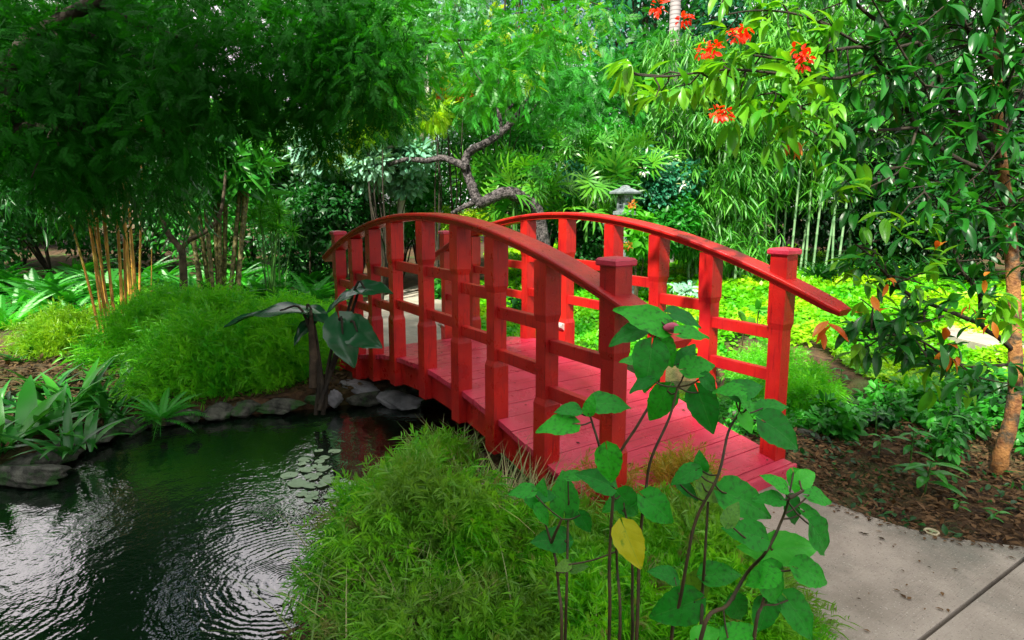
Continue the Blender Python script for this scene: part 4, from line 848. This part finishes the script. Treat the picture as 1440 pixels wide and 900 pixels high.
# green weeds on mulch edge
for k, (px, py, r, mt, n, lb) in enumerate([(1130, 575, .26, 'mound', 900, 'soft light green tuft behind the right bridge newel'), (1085, 540, .30, 'mound', 1000, 'soft green tuft behind the lower right rail'), (1240, 600, .12, 'mid_dark', 120, 'small dark leafy weed by the channel end'), (1180, 610, .14, 'mid', 150, 'small leafy weed on the mulch behind the newel'),
        (1330, 590, .25, 'mid', 420, 'leafy green bush left of the orange trunk'), (1290, 570, .22, 'bright', 320, 'bright leafy bush by the channel'), (1400, 585, .25, 'mid_dark', 350, 'dark leafy bush behind the trunk base'), (1355, 560, .26, 'mid', 420, 'green bush just behind the lower tree branches'), (1445, 620, .2, 'mid', 240, 'green weed right of the trunk base')]):
    c = G(px, py, -.40)
    if mt == 'mound': mound('soft_tuft', lb, 'plant', c, (r, r, r*.9), mt, n, .09, 'low plants around the mulch', stems=20)
    else: bush('leafy_weed', lb, 'plant', c+[0, 0, r*.55], (r, r, r*.65), M[mt], T_LEAF, n, .085, 'low plants around the mulch', k=7, r0=.006, upn=1.0)
def seedling(px, py, h, n, L, lb, mat='strap'):
    b = G(px, py, -.40); root = empty('seedling', b, lb, 'plant', 'seedlings in the mulch'); mb = MB(); sb = MB(); t = b+[rng.normal()*.02, rng.normal()*.02, h]; sb.add(*tube([b-[0, 0, .02], (b+t)/2, t], [.006, .005, .003], 5))
    a = np.arange(n)*2.4; s = np.linspace(.35, 1, n); mb.add(*inst(T_BIG, b+(t-b)*s[:, None], np.stack([np.cos(a), np.sin(a), .15+0*a], 1), np.array([0, 0, 1.]), L*(.8+.4*rng.random(n)))); mb.build('leaves', M[mat], root); sb.build('stem', M['stem_green'], root)
for a_ in [(1300, 690, .16, 9, .17, 'dark leafed seedling with the longest leaves on the mulch'), (1280, 650, .20, 9, .12, 'seedling behind the dark long leafed one'), (1232, 610, .2, 7, .10, 'slender seedling near the channel'), (1235, 640, .12, 6, .09, 'short seedling left on the mulch'), (1320, 630, .22, 9, .11, 'tall light seedling between path and channel'), (1180, 560, .24, 8, .10, 'light green seedling beside the newel foot'), (1345, 715, .05, 5, .06, 'tiny weed by the path edge'), (1385, 730, .05, 5, .07, 'tiny flat weed further right by the path')]: seedling(*a_)
# grass row at the back of the lawn, big-leaved plants behind right rail
for k in range(13):
    px = 1150+k*17; d = 11.5-.05*k; root_l = 'dark arching grass clump in the row before the bamboo'; loc = AG(px, d); loc[2] = float(hgt(loc[0:1], loc[1:2])[0])
    r_ = strapplant(loc, root_l, 60, .62, .45, 'mid_dark', 'grass clumps in a row before the bamboo', .4, 1.4); r_.name = 'grass_clump'
for k, (px, py, h) in enumerate([(1055, 455, .5), (1035, 470, .45), (1010, 480, .5), (940, 430, .6), (925, 415, .55), (950, 445, .5)]):
    b = G(px, py+50, -.38); root = empty('slender_plant', b, 'slender stemmed plant with leafy top seen through the right rails', 'plant', 'slender plants behind the right rails'); sb = MB(); t = b+[rng.normal()*.08, rng.normal()*.08, h]; sb.add(*tube([b, (b+t)/2+[.02, 0, 0], t], .006, 5)); sb.build('stem', M['stem'], root); mb = MB(); n = 10; mb.add(*inst(T_LEAF, np.repeat([t], n, 0), rdir(n, .35), rdir(n), .13*(.7+.5*rng.random(n)))); mb.build('leaves', M['olive' if k % 2 else 'bright'], root)
for k, (px, py, r) in enumerate([(930, 395, .3), (880, 385, .3), (965, 400, .25), (620, 400, .3), (700, 400, .3), (745, 420, .3), (650, 380, .35)]):
    c = G(px, py+20, -.35); bush('garden_plant', ['big leafed plant beside the sixth right post', 'leafy plant under the lantern behind the rails', 'pale leafy plant by the right rail', 'leafy plant seen between the left posts', 'leafy plant behind the crown of the bridge', 'low plant behind the middle right posts', 'plant behind the far right newel'][k], 'plant', c+[0, 0, r*.5], (r, r, r*.7), M[['teal', 'bright', 'silver', 'mid', 'mid_dark', 'mid_dark', 'yellow'][k]], T_LEAF, 260, .13, 'leafy plants in the ground cover behind the bridge', k=7, r0=.006)
#@@ RIGHT TREE
rt = empty('orange_bark_tree', G(1402, 668), 'small tree with orange brown trunk and large glossy leaves standing in mulch', 'tree')
D0 = float((G(1402, 668)-CAM)@FW); tb = MB()
TP = spline([G(1404, 672, -.44), at(1408, 640, D0), at(1422, 590, D0), at(1428, 540, D0), at(1427, 470, D0), at(1424, 380, D0), at(1416, 290, D0), at(1406, 210, D0), at(1402, 120, D0), at(1408, 20, D0), at(1412, -140, D0), at(1405, -300, D0)], 5)
tb.add(*tube(TP, np.interp(np.arange(len(TP)), [0, 4, 10, 30, len(TP)], [.054, .041, .036, .031, .016]), 12, .16)); tb.build('trunk', M['bark_orange'], rt)
brs = [([(1404, 215), (1375, 190), (1345, 165), (1319, 104), (1290, 60), (1227, 25), (1180, -20)], .022, D0, D0-.2),
       ([(1398, 245), (1340, 220), (1290, 179), (1262, 125), (1240, 92), (1215, 67), (1150, 75), (1107, 83), (1060, 78)], .015, D0, D0-.55),
       ([(1290, 179), (1240, 183), (1186, 180), (1150, 165), (1110, 140), (1085, 128)], .009, D0-.2, D0-.6),
       ([(1240, 92), (1180, 110), (1110, 105), (1036, 98), (985, 102), (930, 108), (880, 104)], .009, D0-.3, D0-.75),
       ([(1290, 179), (1270, 235), (1225, 262), (1190, 275)], .007, D0-.2, D0-.5),
       ([(1424, 492), (1405, 475), (1381, 457), (1377, 411), (1353, 382), (1340, 345), (1330, 310), (1318, 280)], .015, D0, D0-.3),
       ([(1381, 457), (1340, 440), (1285, 418), (1253, 393), (1225, 361), (1203, 343)], .013, D0-.1, D0-.5),
       ([(1428, 512), (1400, 514), (1367, 516), (1335, 505), (1300, 482), (1262, 470), (1225, 478)], .010, D0, D0-.55),
       ([(1340, 440), (1300, 452), (1255, 456), (1225, 466)], .006, D0-.3, D0-.6),
       ([(1406, 200), (1430, 150), (1460, 90), (1480, 20)], .018, D0, D0+.2), ([(1402, 110), (1370, 60), (1340, 0), (1300, -60)], .016, D0, D0-.2), ([(1408, 20), (1440, -40), (1470, -120)], .015, D0, D0),
       ([(1405, 160), (1420, 110), (1445, 60)], .012, D0, D0-.5), ([(1416, 300), (1440, 280), (1480, 240)], .014, D0, D0-.1), ([(1418, 300), (1380, 290), (1340, 285), (1300, 270)], .010, D0, D0-.35),
       ([(1319, 104), (1300, 120), (1250, 40), (1210, -30)], .009, D0-.1, D0-.6), ([(1290, 60), (1230, 70), (1170, 40), (1120, 20), (1060, 15), (1000, 25)], .009, D0-.2, D0-.6)]
bb = MB(); tips = []
for pts, r, da, db in brs:
    Q = spline([at(x, y, da+(db-da)*k/(len(pts)-1)) for k, (x, y) in enumerate(pts)], 5); bb.add(*tube(Q, np.linspace(r, r*.35, len(Q)), 7, .12))
    for k in range(len(Q)//3, len(Q), 2): tips.append((Q[k], (Q[min(k+1, len(Q)-1)]-Q[k-1])))
mbd, mbl, mbo = MB(), MB(), MB()
def whorl(mb, p, ax, n, L, droop=.35, spread=.9, var=None):
    ax = nrm(np.asarray(ax, float)); a = rdir(n); d = nrm(ax*.75+a*spread+np.array([0, 0, -droop])); mb.add(*inst(T_BIG, p+rng.normal(size=(n, 3))*.012, d, nrm(rdir(n)*.35+[0, 0, 1]), L*(.7+.5*rng.random(n)), var))
def twig_to(q, p):
    bb.add(*tube([q, (p+q)/2+rng.normal(size=3)*.02, p], [.005, .004, .003], 5))
# dense crown head, its shade put into the dark leaf colour
for k in range(330):
    px = 1440-abs(rng.normal(0, 130)) if k % 3 else rng.uniform(1180, 1560); py = rng.uniform(-180, 330); 
    if py > 250 and px < 1300: continue
    p = at(px, py, D0+rng.uniform(-.45, .7)); j = min(tips, key=lambda t: np.linalg.norm(t[0]-p)) if k % 2 else (TP[rng.integers(15, len(TP))],); 
    if np.linalg.norm(j[0]-p) < .9: twig_to(j[0], p)
    whorl(mbd, p, rdir(1)[0]*.7, 6, .14)
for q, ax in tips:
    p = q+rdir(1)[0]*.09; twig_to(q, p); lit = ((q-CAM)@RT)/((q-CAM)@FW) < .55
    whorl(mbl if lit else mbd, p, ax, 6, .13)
for px, py, m, L, lit in [(880, 102, 3, .13, 1), (915, 112, 3, .13, 1), (950, 122, 3, .13, 1), (985, 110, 3, .14, 1), (1010, 80, 3, .13, 1), (1045, 75, 3, .14, 1), (1040, 150, 3, .15, 1), (1065, 135, 2, .14, 1), (1100, 120, 3, .14, 1), (1130, 90, 3, .14, 1), (1160, 120, 3, .14, 1), (1150, 60, 3, .13, 1), (1110, 40, 3, .13, 1), (1060, 30, 2, .13, 0), (1180, 175, 2, .13, 0), (1150, 190, 2, .12, 1), (1110, 170, 2, .13, 1), (1090, 195, 2, .11, 1),
        (1175, 272, 3, .13, 1), (1195, 262, 2, .12, 1), (1260, 310, 2, .13, 1), (1290, 308, 2, .12, 1), (1240, 312, 2, .12, 1), (1310, 290, 2, .12, 0), (1215, 385, 2, .10, 1), (1240, 360, 1, .10, 1),
        (1190, 480, 3, .12, 1), (1215, 490, 3, .12, 0), (1250, 470, 3, .12, 1), (1290, 455, 2, .13, 1), (1300, 440, 2, .12, 1), (1314, 520, 4, .13, 0), (1330, 530, 3, .13, 1), (1390, 420, 3, .12, 1), (1420, 540, 3, .12, 0), (1430, 450, 3, .12, 1), (1300, 400, 2, .11, 1), (1330, 370, 2, .11, 1), (1390, 380, 2, .12, 0), (1410, 330, 3, .12, 0), (1270, 430, 2, .12, 1), (1210, 420, 1, .09, 1), (1380, 540, 3, .12, 0)]:
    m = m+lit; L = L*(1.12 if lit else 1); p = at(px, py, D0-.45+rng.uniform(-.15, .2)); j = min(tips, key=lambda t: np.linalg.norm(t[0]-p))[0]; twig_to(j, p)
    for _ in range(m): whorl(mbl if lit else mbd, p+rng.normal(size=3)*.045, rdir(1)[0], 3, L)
for px, py, s in [(1170, 455, .08), (1155, 462, .06), (1228, 440, .07), (1240, 436, .06), (1330, 480, .08), (1325, 495, .07), (1335, 505, .05), (1395, 455, .05), (1310, 350, .05), (1385, 395, .05), (1110, 200, .06), (1125, 205, .05), (1360, 430, .04), (1250, 395, .05)]:
    whorl(mbo, at(px, py, D0-.5), rdir(1)[0], 3, s*1.5)
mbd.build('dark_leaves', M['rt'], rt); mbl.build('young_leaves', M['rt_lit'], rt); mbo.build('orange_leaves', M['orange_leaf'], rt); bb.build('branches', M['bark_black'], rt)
for px, py in [(1032, 48), (1045, 44), (990, 72), (1003, 68), (1125, 72), (1130, 84), (1020, 160), (1008, 160), (962, 26), (925, 10)]:
    fb = MB(); blob_leaves(fb, at(px, py, D0-.62), .032, T_LEAF, 24, .034); fb.build('flower', M['red_leaf'], rt)
#@@ LEFT TREE
lt = empty('overhanging_tree', AG(-330, 4.4), 'dark spreading tree with arching limb and feathery leaves over the pond', 'tree'); tb = MB()
b0 = AG(-330, 4.4, -.45)
LM = [([b0, b0+[0, 0, .9], at(-200, 250, 4.3), at(-90, 225, 4.2), at(-20, 195, 4.2), at(5, 165, 4.2), at(14, 100, 4.2), at(40, 58, 4.2), at(85, 28, 4.2), at(130, 2, 4.2), at(200, -50, 4.3), at(290, -120, 4.5)], .085),
      ([at(-20, 190, 4.2), at(60, 178, 4.3), at(150, 180, 4.4), at(250, 182, 4.6), at(330, 165, 4.8)], .05), ([at(85, 30, 4.2), at(150, 62, 4.4), at(220, 95, 4.6), at(300, 110, 4.8), at(400, 120, 5), at(500, 110, 5.2)], .026),
      ([at(130, 2, 4.2), at(210, 40, 4.5), at(300, 60, 4.9), at(420, 55, 5.2), at(560, 60, 5.5), at(680, 55, 5.8)], .026), ([at(200, -50, 4.3), at(330, -60, 4.6), at(480, -30, 5), at(640, -20, 5.4), at(780, 0, 5.6)], .026), ([at(14, 100, 4.2), at(-60, 40, 4.2), at(-120, -60, 4.4)], .04)]
for P, r in LM: Q = spline(P, 6); tb.add(*tube(Q, np.linspace(r, r*.4, len(Q)), 10, .15))
cl = []
for k in range(230):
    u = rng.random(); px = -120+720*u**1.05; hi = 285-30*u-130*max(0, u-.42)-rng.random()*25*u; py = rng.uniform(-75 if 110 < px < 300 else -25, hi*(1-.35*max(0, u-.6)/.4)); cl.append(at(px, py, rng.uniform(3.9, 6.0)))
for px, py in [(620, 40), (660, 70), (700, 30), (740, 60), (600, 120), (560, 150), (780, 40), (820, 20), (640, 10), (720, 100), (680, 120), (500, 180), (450, 215), (520, 140), (860, 15), (470, 160), (430, 180), (760, 20), (540, 95)]: cl.append(at(px, py, 5.5+rng.uniform(-.4, .6)))
cl = np.array(cl); allp = np.concatenate([spline(P, 6) for P, r in LM[1:]]+[spline(LM[0][0][5:], 6)])
for c in cl[::2][open_sky(cl[::2])]:
    j = allp[np.argmin(np.linalg.norm(allp-c, axis=1))]; tb.add(*tube([j, (j+c)/2+rng.normal(size=3)*.04, c], [.012, .008, .004], 5))
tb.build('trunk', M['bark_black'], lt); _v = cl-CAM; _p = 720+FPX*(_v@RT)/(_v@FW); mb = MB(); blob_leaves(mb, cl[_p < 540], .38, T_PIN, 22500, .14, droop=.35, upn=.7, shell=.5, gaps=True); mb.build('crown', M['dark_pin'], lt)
mb = MB(); blob_leaves(mb, cl[_p >= 540], .30, T_PIN, 1500, .17, droop=.3, upn=.5, shell=.6); mb.build('outer_sprays', M['bright_pin'], lt)  # sunlight on these sprays comes from a brighter leaf colour
mb = MB(); blob_leaves(mb, np.array([at(*q_) for q_ in [(545, 165, 6), (500, 185, 6), (520, 150, 6.2), (640, 95, 6), (700, 40, 6), (740, 110, 6.2), (760, 30, 6), (815, 60, 6.4), (610, 150, 6.2), (470, 215, 6), (830, 15, 6.4)]]), .16, T_PIN, 240, .16, droop=.3); mb.build('young_sprays', M['yellow'], lt)  # yellow leaf colour stands in for sun on these sprays
#@@ FOREGROUND
gg = 'grassy mounds in front of the bridge'
mound('grass_mound', 'large feathery grass mound at the pond edge in front of the bridge', 'grass', G(590, 795, -.48), (.37, .34, .34), 'grass', 5200, .115, gg, up=.1)
mound('grass_mound', 'grass mound rising against the side beam of the bridge', 'grass', G(620, 672, -.50), (.15, .13, .17), 'grass', 600, .11, gg)
mound('grass_mound', 'low grass mound at the bottom edge beside the water', 'grass', G(620, 890, -.46), (.36, .34, .13), 'grass', 2200, .10, gg)
mound('grass_mound', 'grass mound between the leafy stems and the big mound', 'grass', G(780, 800, -.44), (.30, .28, .15), 'grass', 2200, .11, gg)
mound('grass_mound', 'grass mound under the leafy shrubs beside the concrete path', 'grass', G(960, 810, -.42), (.34, .30, .20), 'grass', 2400, .11, gg)
mound('rusty_grass_mound', 'orange tinged grass mound at the end of the bridge deck', 'grass', G(960, 715, -.42), (.18, .18, .21), 'rust', 800, .09, gg)
mound('rusty_grass_mound', 'sparse yellowish grass around the foot of the near bridge newel', 'grass', G(850, 735, -.42), (.20, .20, .22), 'rust', 420, .09, gg)
mound('grass_mound', 'grass mound at the bottom under the yellow leaf', 'grass', G(850, 890, -.42), (.32, .32, .14), 'grass', 1500, .10, gg)
mound('grass_mound', 'grass mound at the bottom right beside the path slab', 'grass', G(1030, 900, -.42), (.28, .28, .16), 'grass', 1500, .10, gg)
# long thin blades over mound
dg = leafmat('dry grass', (.10, .26, .04), (.46, .44, .20), tr=.3)
for (px, py, n, L, sp), lb in zip([(700, 765, 420, .42, .15), (560, 860, 260, .30, .14), (745, 720, 160, .30, .08), (640, 650, 140, .30, .08), (880, 860, 240, .30, .14), (500, 780, 120, .26, .08)], ['tuft of long thin greyish blades on the big grass mound', 'tuft of thin blades low at the bottom edge by the water', 'dry tuft by the log below the bridge', 'long thin blades standing against the bridge side beam', 'thin dry blades between the stems under the yellow leaf', 'small tuft of blades leaning over the water']):
    mb = MB(); b = G(px, py, -.42)+rng.normal(size=(n, 3))*[sp, sp, 0]; a = rng.random(n)*6.28; mb.add(*inst(T_BLADE, b, np.stack([np.cos(a)*.7, np.sin(a)*.7, 1+0*a], 1), np.stack([-np.cos(a), -np.sin(a), .7+0*a], 1), L*(.5+.8*rng.random(n)), None, .5)); tag(mb.build('long_grass', dg), lb, 'grass', 'tufts of long thin grass')
# leafy shrubs with dark stems
def dleaf(mb, cx, cy, L, ang, dep, tilt, k, var=.5):
    """leaf centred at picture point, L metres long, pointing ang degrees (0 right, 90 up) with its face tilted"""
    a = math.radians(ang); dirv = RT*math.cos(a)+UP*math.sin(a)+FW*random.uniform(-.35, .25); nn = -FW*math.cos(tilt)+np.array([0, 0, 1.])*math.sin(tilt)+RT*random.uniform(-.3, .3)
    c = at(cx, cy, dep); dv = dirv/np.linalg.norm(dirv); p = c-dv*L*.5; T = HEARTS[k % 4]; mb.add(*inst(T, p, dv, nn, L*1.05, var, random.uniform(.85, 1.05))); mb.L.append(T[0]); return p
def shrub(label, stems, leaves, dep, bud=None, big=1.0):
    bx = G(stems[0][0][0], 1000, -.42); root = empty('leafy_shrub', CAM+(bx-CAM), label, 'shrub', 'leafy shrubs rising in front of the bridge'); sb = MB(); groups = {}; nodes = []
    for st in stems:
        pts = [at(x, y, dep+.04*math.sin(x)) for x, y in st]
        if st[0][1] > 840: g0 = pts[0].copy(); q = FW.copy(); g0 = np.array([pts[0][0], pts[0][1], -.43])+np.array([FW[0], FW[1], 0])*.05; pts = [g0]+pts
        Q = spline(pts, 5); sb.add(*tube(Q, np.linspace(.0050, .0028, len(Q)), 7, .15)); nodes += list(Q)
    nodes = np.array(nodes)
    for k, lf in enumerate(leaves):
        cx, cy, px, ang = lf[:4]; mt = lf[4] if len(lf) > 4 else 'heart'; tilt = lf[5] if len(lf) > 5 else 1.0; dd = dep+random.uniform(-.07, .07) - (.16 if mt == 'heart_yel' else 0)
        g_ = groups.setdefault(mt, MB()); L = px/FPX*dd*.86*random.uniform(.85, 1.1)*big; p = dleaf(g_, cx, cy, L, ang, dd, tilt, k, random.random()); j = nodes[np.argmin(np.linalg.norm(nodes-p, axis=1))]
        sb.add(*tube(spline([j, (j+p)/2+[0, 0, -.006], p], 3), .0022, 5))
    sb.build('stem', M['stem'], root)
    for mt, g_ in groups.items(): g_.build({'heart': 'leaves', 'heart_lit': 'young_leaves', 'heart_yel': 'yellow_leaf', 'olive': 'olive_leaves'}[mt], M[mt], root)
    if bud:
        bm_ = MB(); P = at(*bud, dep-.03); bm_.add(*tube([P-RT*.022, P-RT*.012, P, P+RT*.012, P+RT*.024], [.004, .011, .014, .011, .002], 10)); bm_.build('bud', plain('pink bud', (.45, .06, .12), (.6, .12, .2), 30, .5, .1, .002), root)
shrub('tallest leafy shrub with a pink bud in front of the near newel post', [[(857, 880), (857, 790), (862, 700), (868, 645), (899, 594), (926, 540), (925, 470), (927, 450)], [(895, 900), (900, 760), (908, 690), (916, 644), (941, 588), (953, 544)], [(862, 700), (850, 650), (842, 624), (830, 585)]],
      [(902, 442, 80, 148), (880, 470, 58, 195), (966, 446, 52, -12), (979, 467, 48, 5), (913, 518, 66, -100, 'heart', .2), (884, 506, 30, 170, 'heart_lit'), (985, 514, 54, 12, 'heart', .5), (966, 496, 38, 60), (926, 572, 66, -115, 'heart', .2), (993, 580, 74, -72, 'heart', .3), (830, 568, 32, 80), (798, 575, 42, 172), (782, 597, 58, 178), (862, 566, 52, 5), (940, 498, 46, -60, 'heart', .4), (1000, 540, 40, -40, 'heart', .5), (858, 658, 56, -80, 'heart', .5), (838, 672, 56, 150), (888, 712, 58, -45, 'heart', .5), (930, 718, 66, -38, 'heart', .6), (900, 540, 40, 200)], 1.55, (945, 461))
shrub('leafy shrub with thin stems left of the yellow leaf', [[(790, 880), (786, 830), (782, 790), (775, 764), (768, 740), (762, 724)], [(795, 890), (797, 824), (799, 726), (800, 705)], [(775, 764), (783, 745), (790, 730)]],
      [(732, 690, 40, 178), (757, 711, 38, -40), (772, 696, 28, 10), (772, 758, 50, 175, 'heart', .9), (794, 692, 56, 88, 'heart', .1), (823, 737, 38, -60, 'heart', .4), (766, 726, 36, -50), (812, 668, 30, 10), (815, 797, 28, 20, 'olive', .9), (760, 690, 30, 80)], 1.7)
shrub('leafy stem carrying one yellow leaf', [[(889, 900), (889, 850), (889, 794), (884, 745), (878, 715)], [(872, 880), (868, 800), (866, 740)]],
      [(889, 772, 66, -70, 'heart_yel', .15), (885, 704, 36, 30), (862, 708, 38, 200), (790, 797, 26, 190, 'olive', .9)], 1.6)
shrub('slender leafy shrub crossing the end of the bridge deck', [[(945, 890), (955, 850), (966, 790), (979, 730), (1010, 668), (1024, 608), (1040, 580)], [(985, 890), (988, 830), (991, 786), (996, 700)]],
      [(1023, 547, 42, 175), (1053, 545, 46, 20, 'heart', .6), (1068, 577, 46, -15), (1052, 596, 28, -60, 'heart_lit'), (1103, 610, 74, -32, 'heart', .6), (1046, 560, 36, 120), (1090, 570, 44, 15), (985, 650, 32, 100), (962, 668, 40, 200, 'heart', .9), (1006, 690, 50, -30, 'olive', .6), (983, 818, 58, 60, 'olive', .6), (934, 806, 44, 150), (945, 858, 82, 205, 'heart', .6), (1017, 806, 60, 8, 'heart', .8), (1055, 706, 72, -18, 'heart', .7), (970, 690, 40, -30)], 1.5)
shrub('broad leafed shrub with bright young leaves beside the concrete path', [[(985, 900), (1024, 850), (1051, 805), (1078, 775), (1100, 730), (1110, 700)], [(1060, 900), (1072, 850), (1085, 800)], [(1110, 700), (1130, 690)]],
      [(1093, 828, 84, -55, 'heart', .5), (1119, 770, 74, 8, 'heart_lit', .6), (1059, 772, 46, 165, 'heart_lit', .6), (1048, 748, 64, 158, 'heart', .7), (1119, 722, 56, -60, 'heart', .5), (1137, 670, 42, 20, 'heart_lit', .5), (1120, 680, 38, -80, 'heart_lit', .4), (1156, 698, 44, -8), (1160, 762, 66, -50, 'heart', .6), (1148, 808, 72, -20, 'heart', .7), (1130, 872, 74, -52, 'heart', .6), (1090, 676, 40, 140), (1045, 888, 60, 20), (995, 892, 40, 30, 'heart_lit'), (1080, 700, 48, 170), (1150, 730, 44, -30), (1040, 860, 52, -60, 'heart', .4), (1075, 870, 60, -100, 'heart', .4), (1030, 720, 40, 60, 'olive'), (1068, 812, 50, 200)], 1.4, big=1.0)
#@@ SHADE
# unseen trees added behind the camera, shaped to shade the near rail and path
rng = np.random.default_rng(11)
for (xa, xb, top, n), lb in zip([(1.7, 6.3, 9.85, 15000), (6.7, 10.6, 11.3, 13000)], ['broad tall shade tree standing on the pond bank behind the viewpoint', 'second tall shade tree beyond the path behind the viewpoint']):
    b0 = np.array([(xa+xb)/2, -7.5, -.4]); st = empty('tree', b0, lb, 'tree'); cs = []
    for x_ in np.arange(xa, xb, .62):
        for z_ in np.arange(1.6, top-.3, .72): cs.append((x_+rng.uniform(-.2, .2), -7.5+rng.uniform(-.3, .3), z_+rng.uniform(-.15, .15)))
        cs.append((x_, -7.5+rng.uniform(-.1, .1), top-.55+rng.uniform(-.18, .12)))
    cs = np.array(cs); mb = MB(); blob_leaves(mb, cs, .62, T_LEAF, n, .32); mb.build('crown', M['mid_dark'], st); tb = MB(); tb.add(*tube(spline([b0, b0+[.1, -.1, 2.5], b0+[-.1, .1, top-2]], 5), np.linspace(.2, .07, 11), 10, .1)); limbs(tb, b0+[0, 0, 3], cs[::9], .07); tb.build('trunk', M['bark'], st)
for (x_, y_), lb in zip([(-6.5, -8.8), (-3.0, -9.4), (.4, -9.8)], ['first', 'second', 'third']):  # unseen row added to keep sky light off the near rail
    tree('tree', lb+' dense tree in the row on the left pond bank outside the view', (x_, y_, -.4), (x_, y_, 2.6), (2.5, 1.3, 2.9), M['very_dark'], T_LEAF, 5000, .3, k=40, lr=.27)
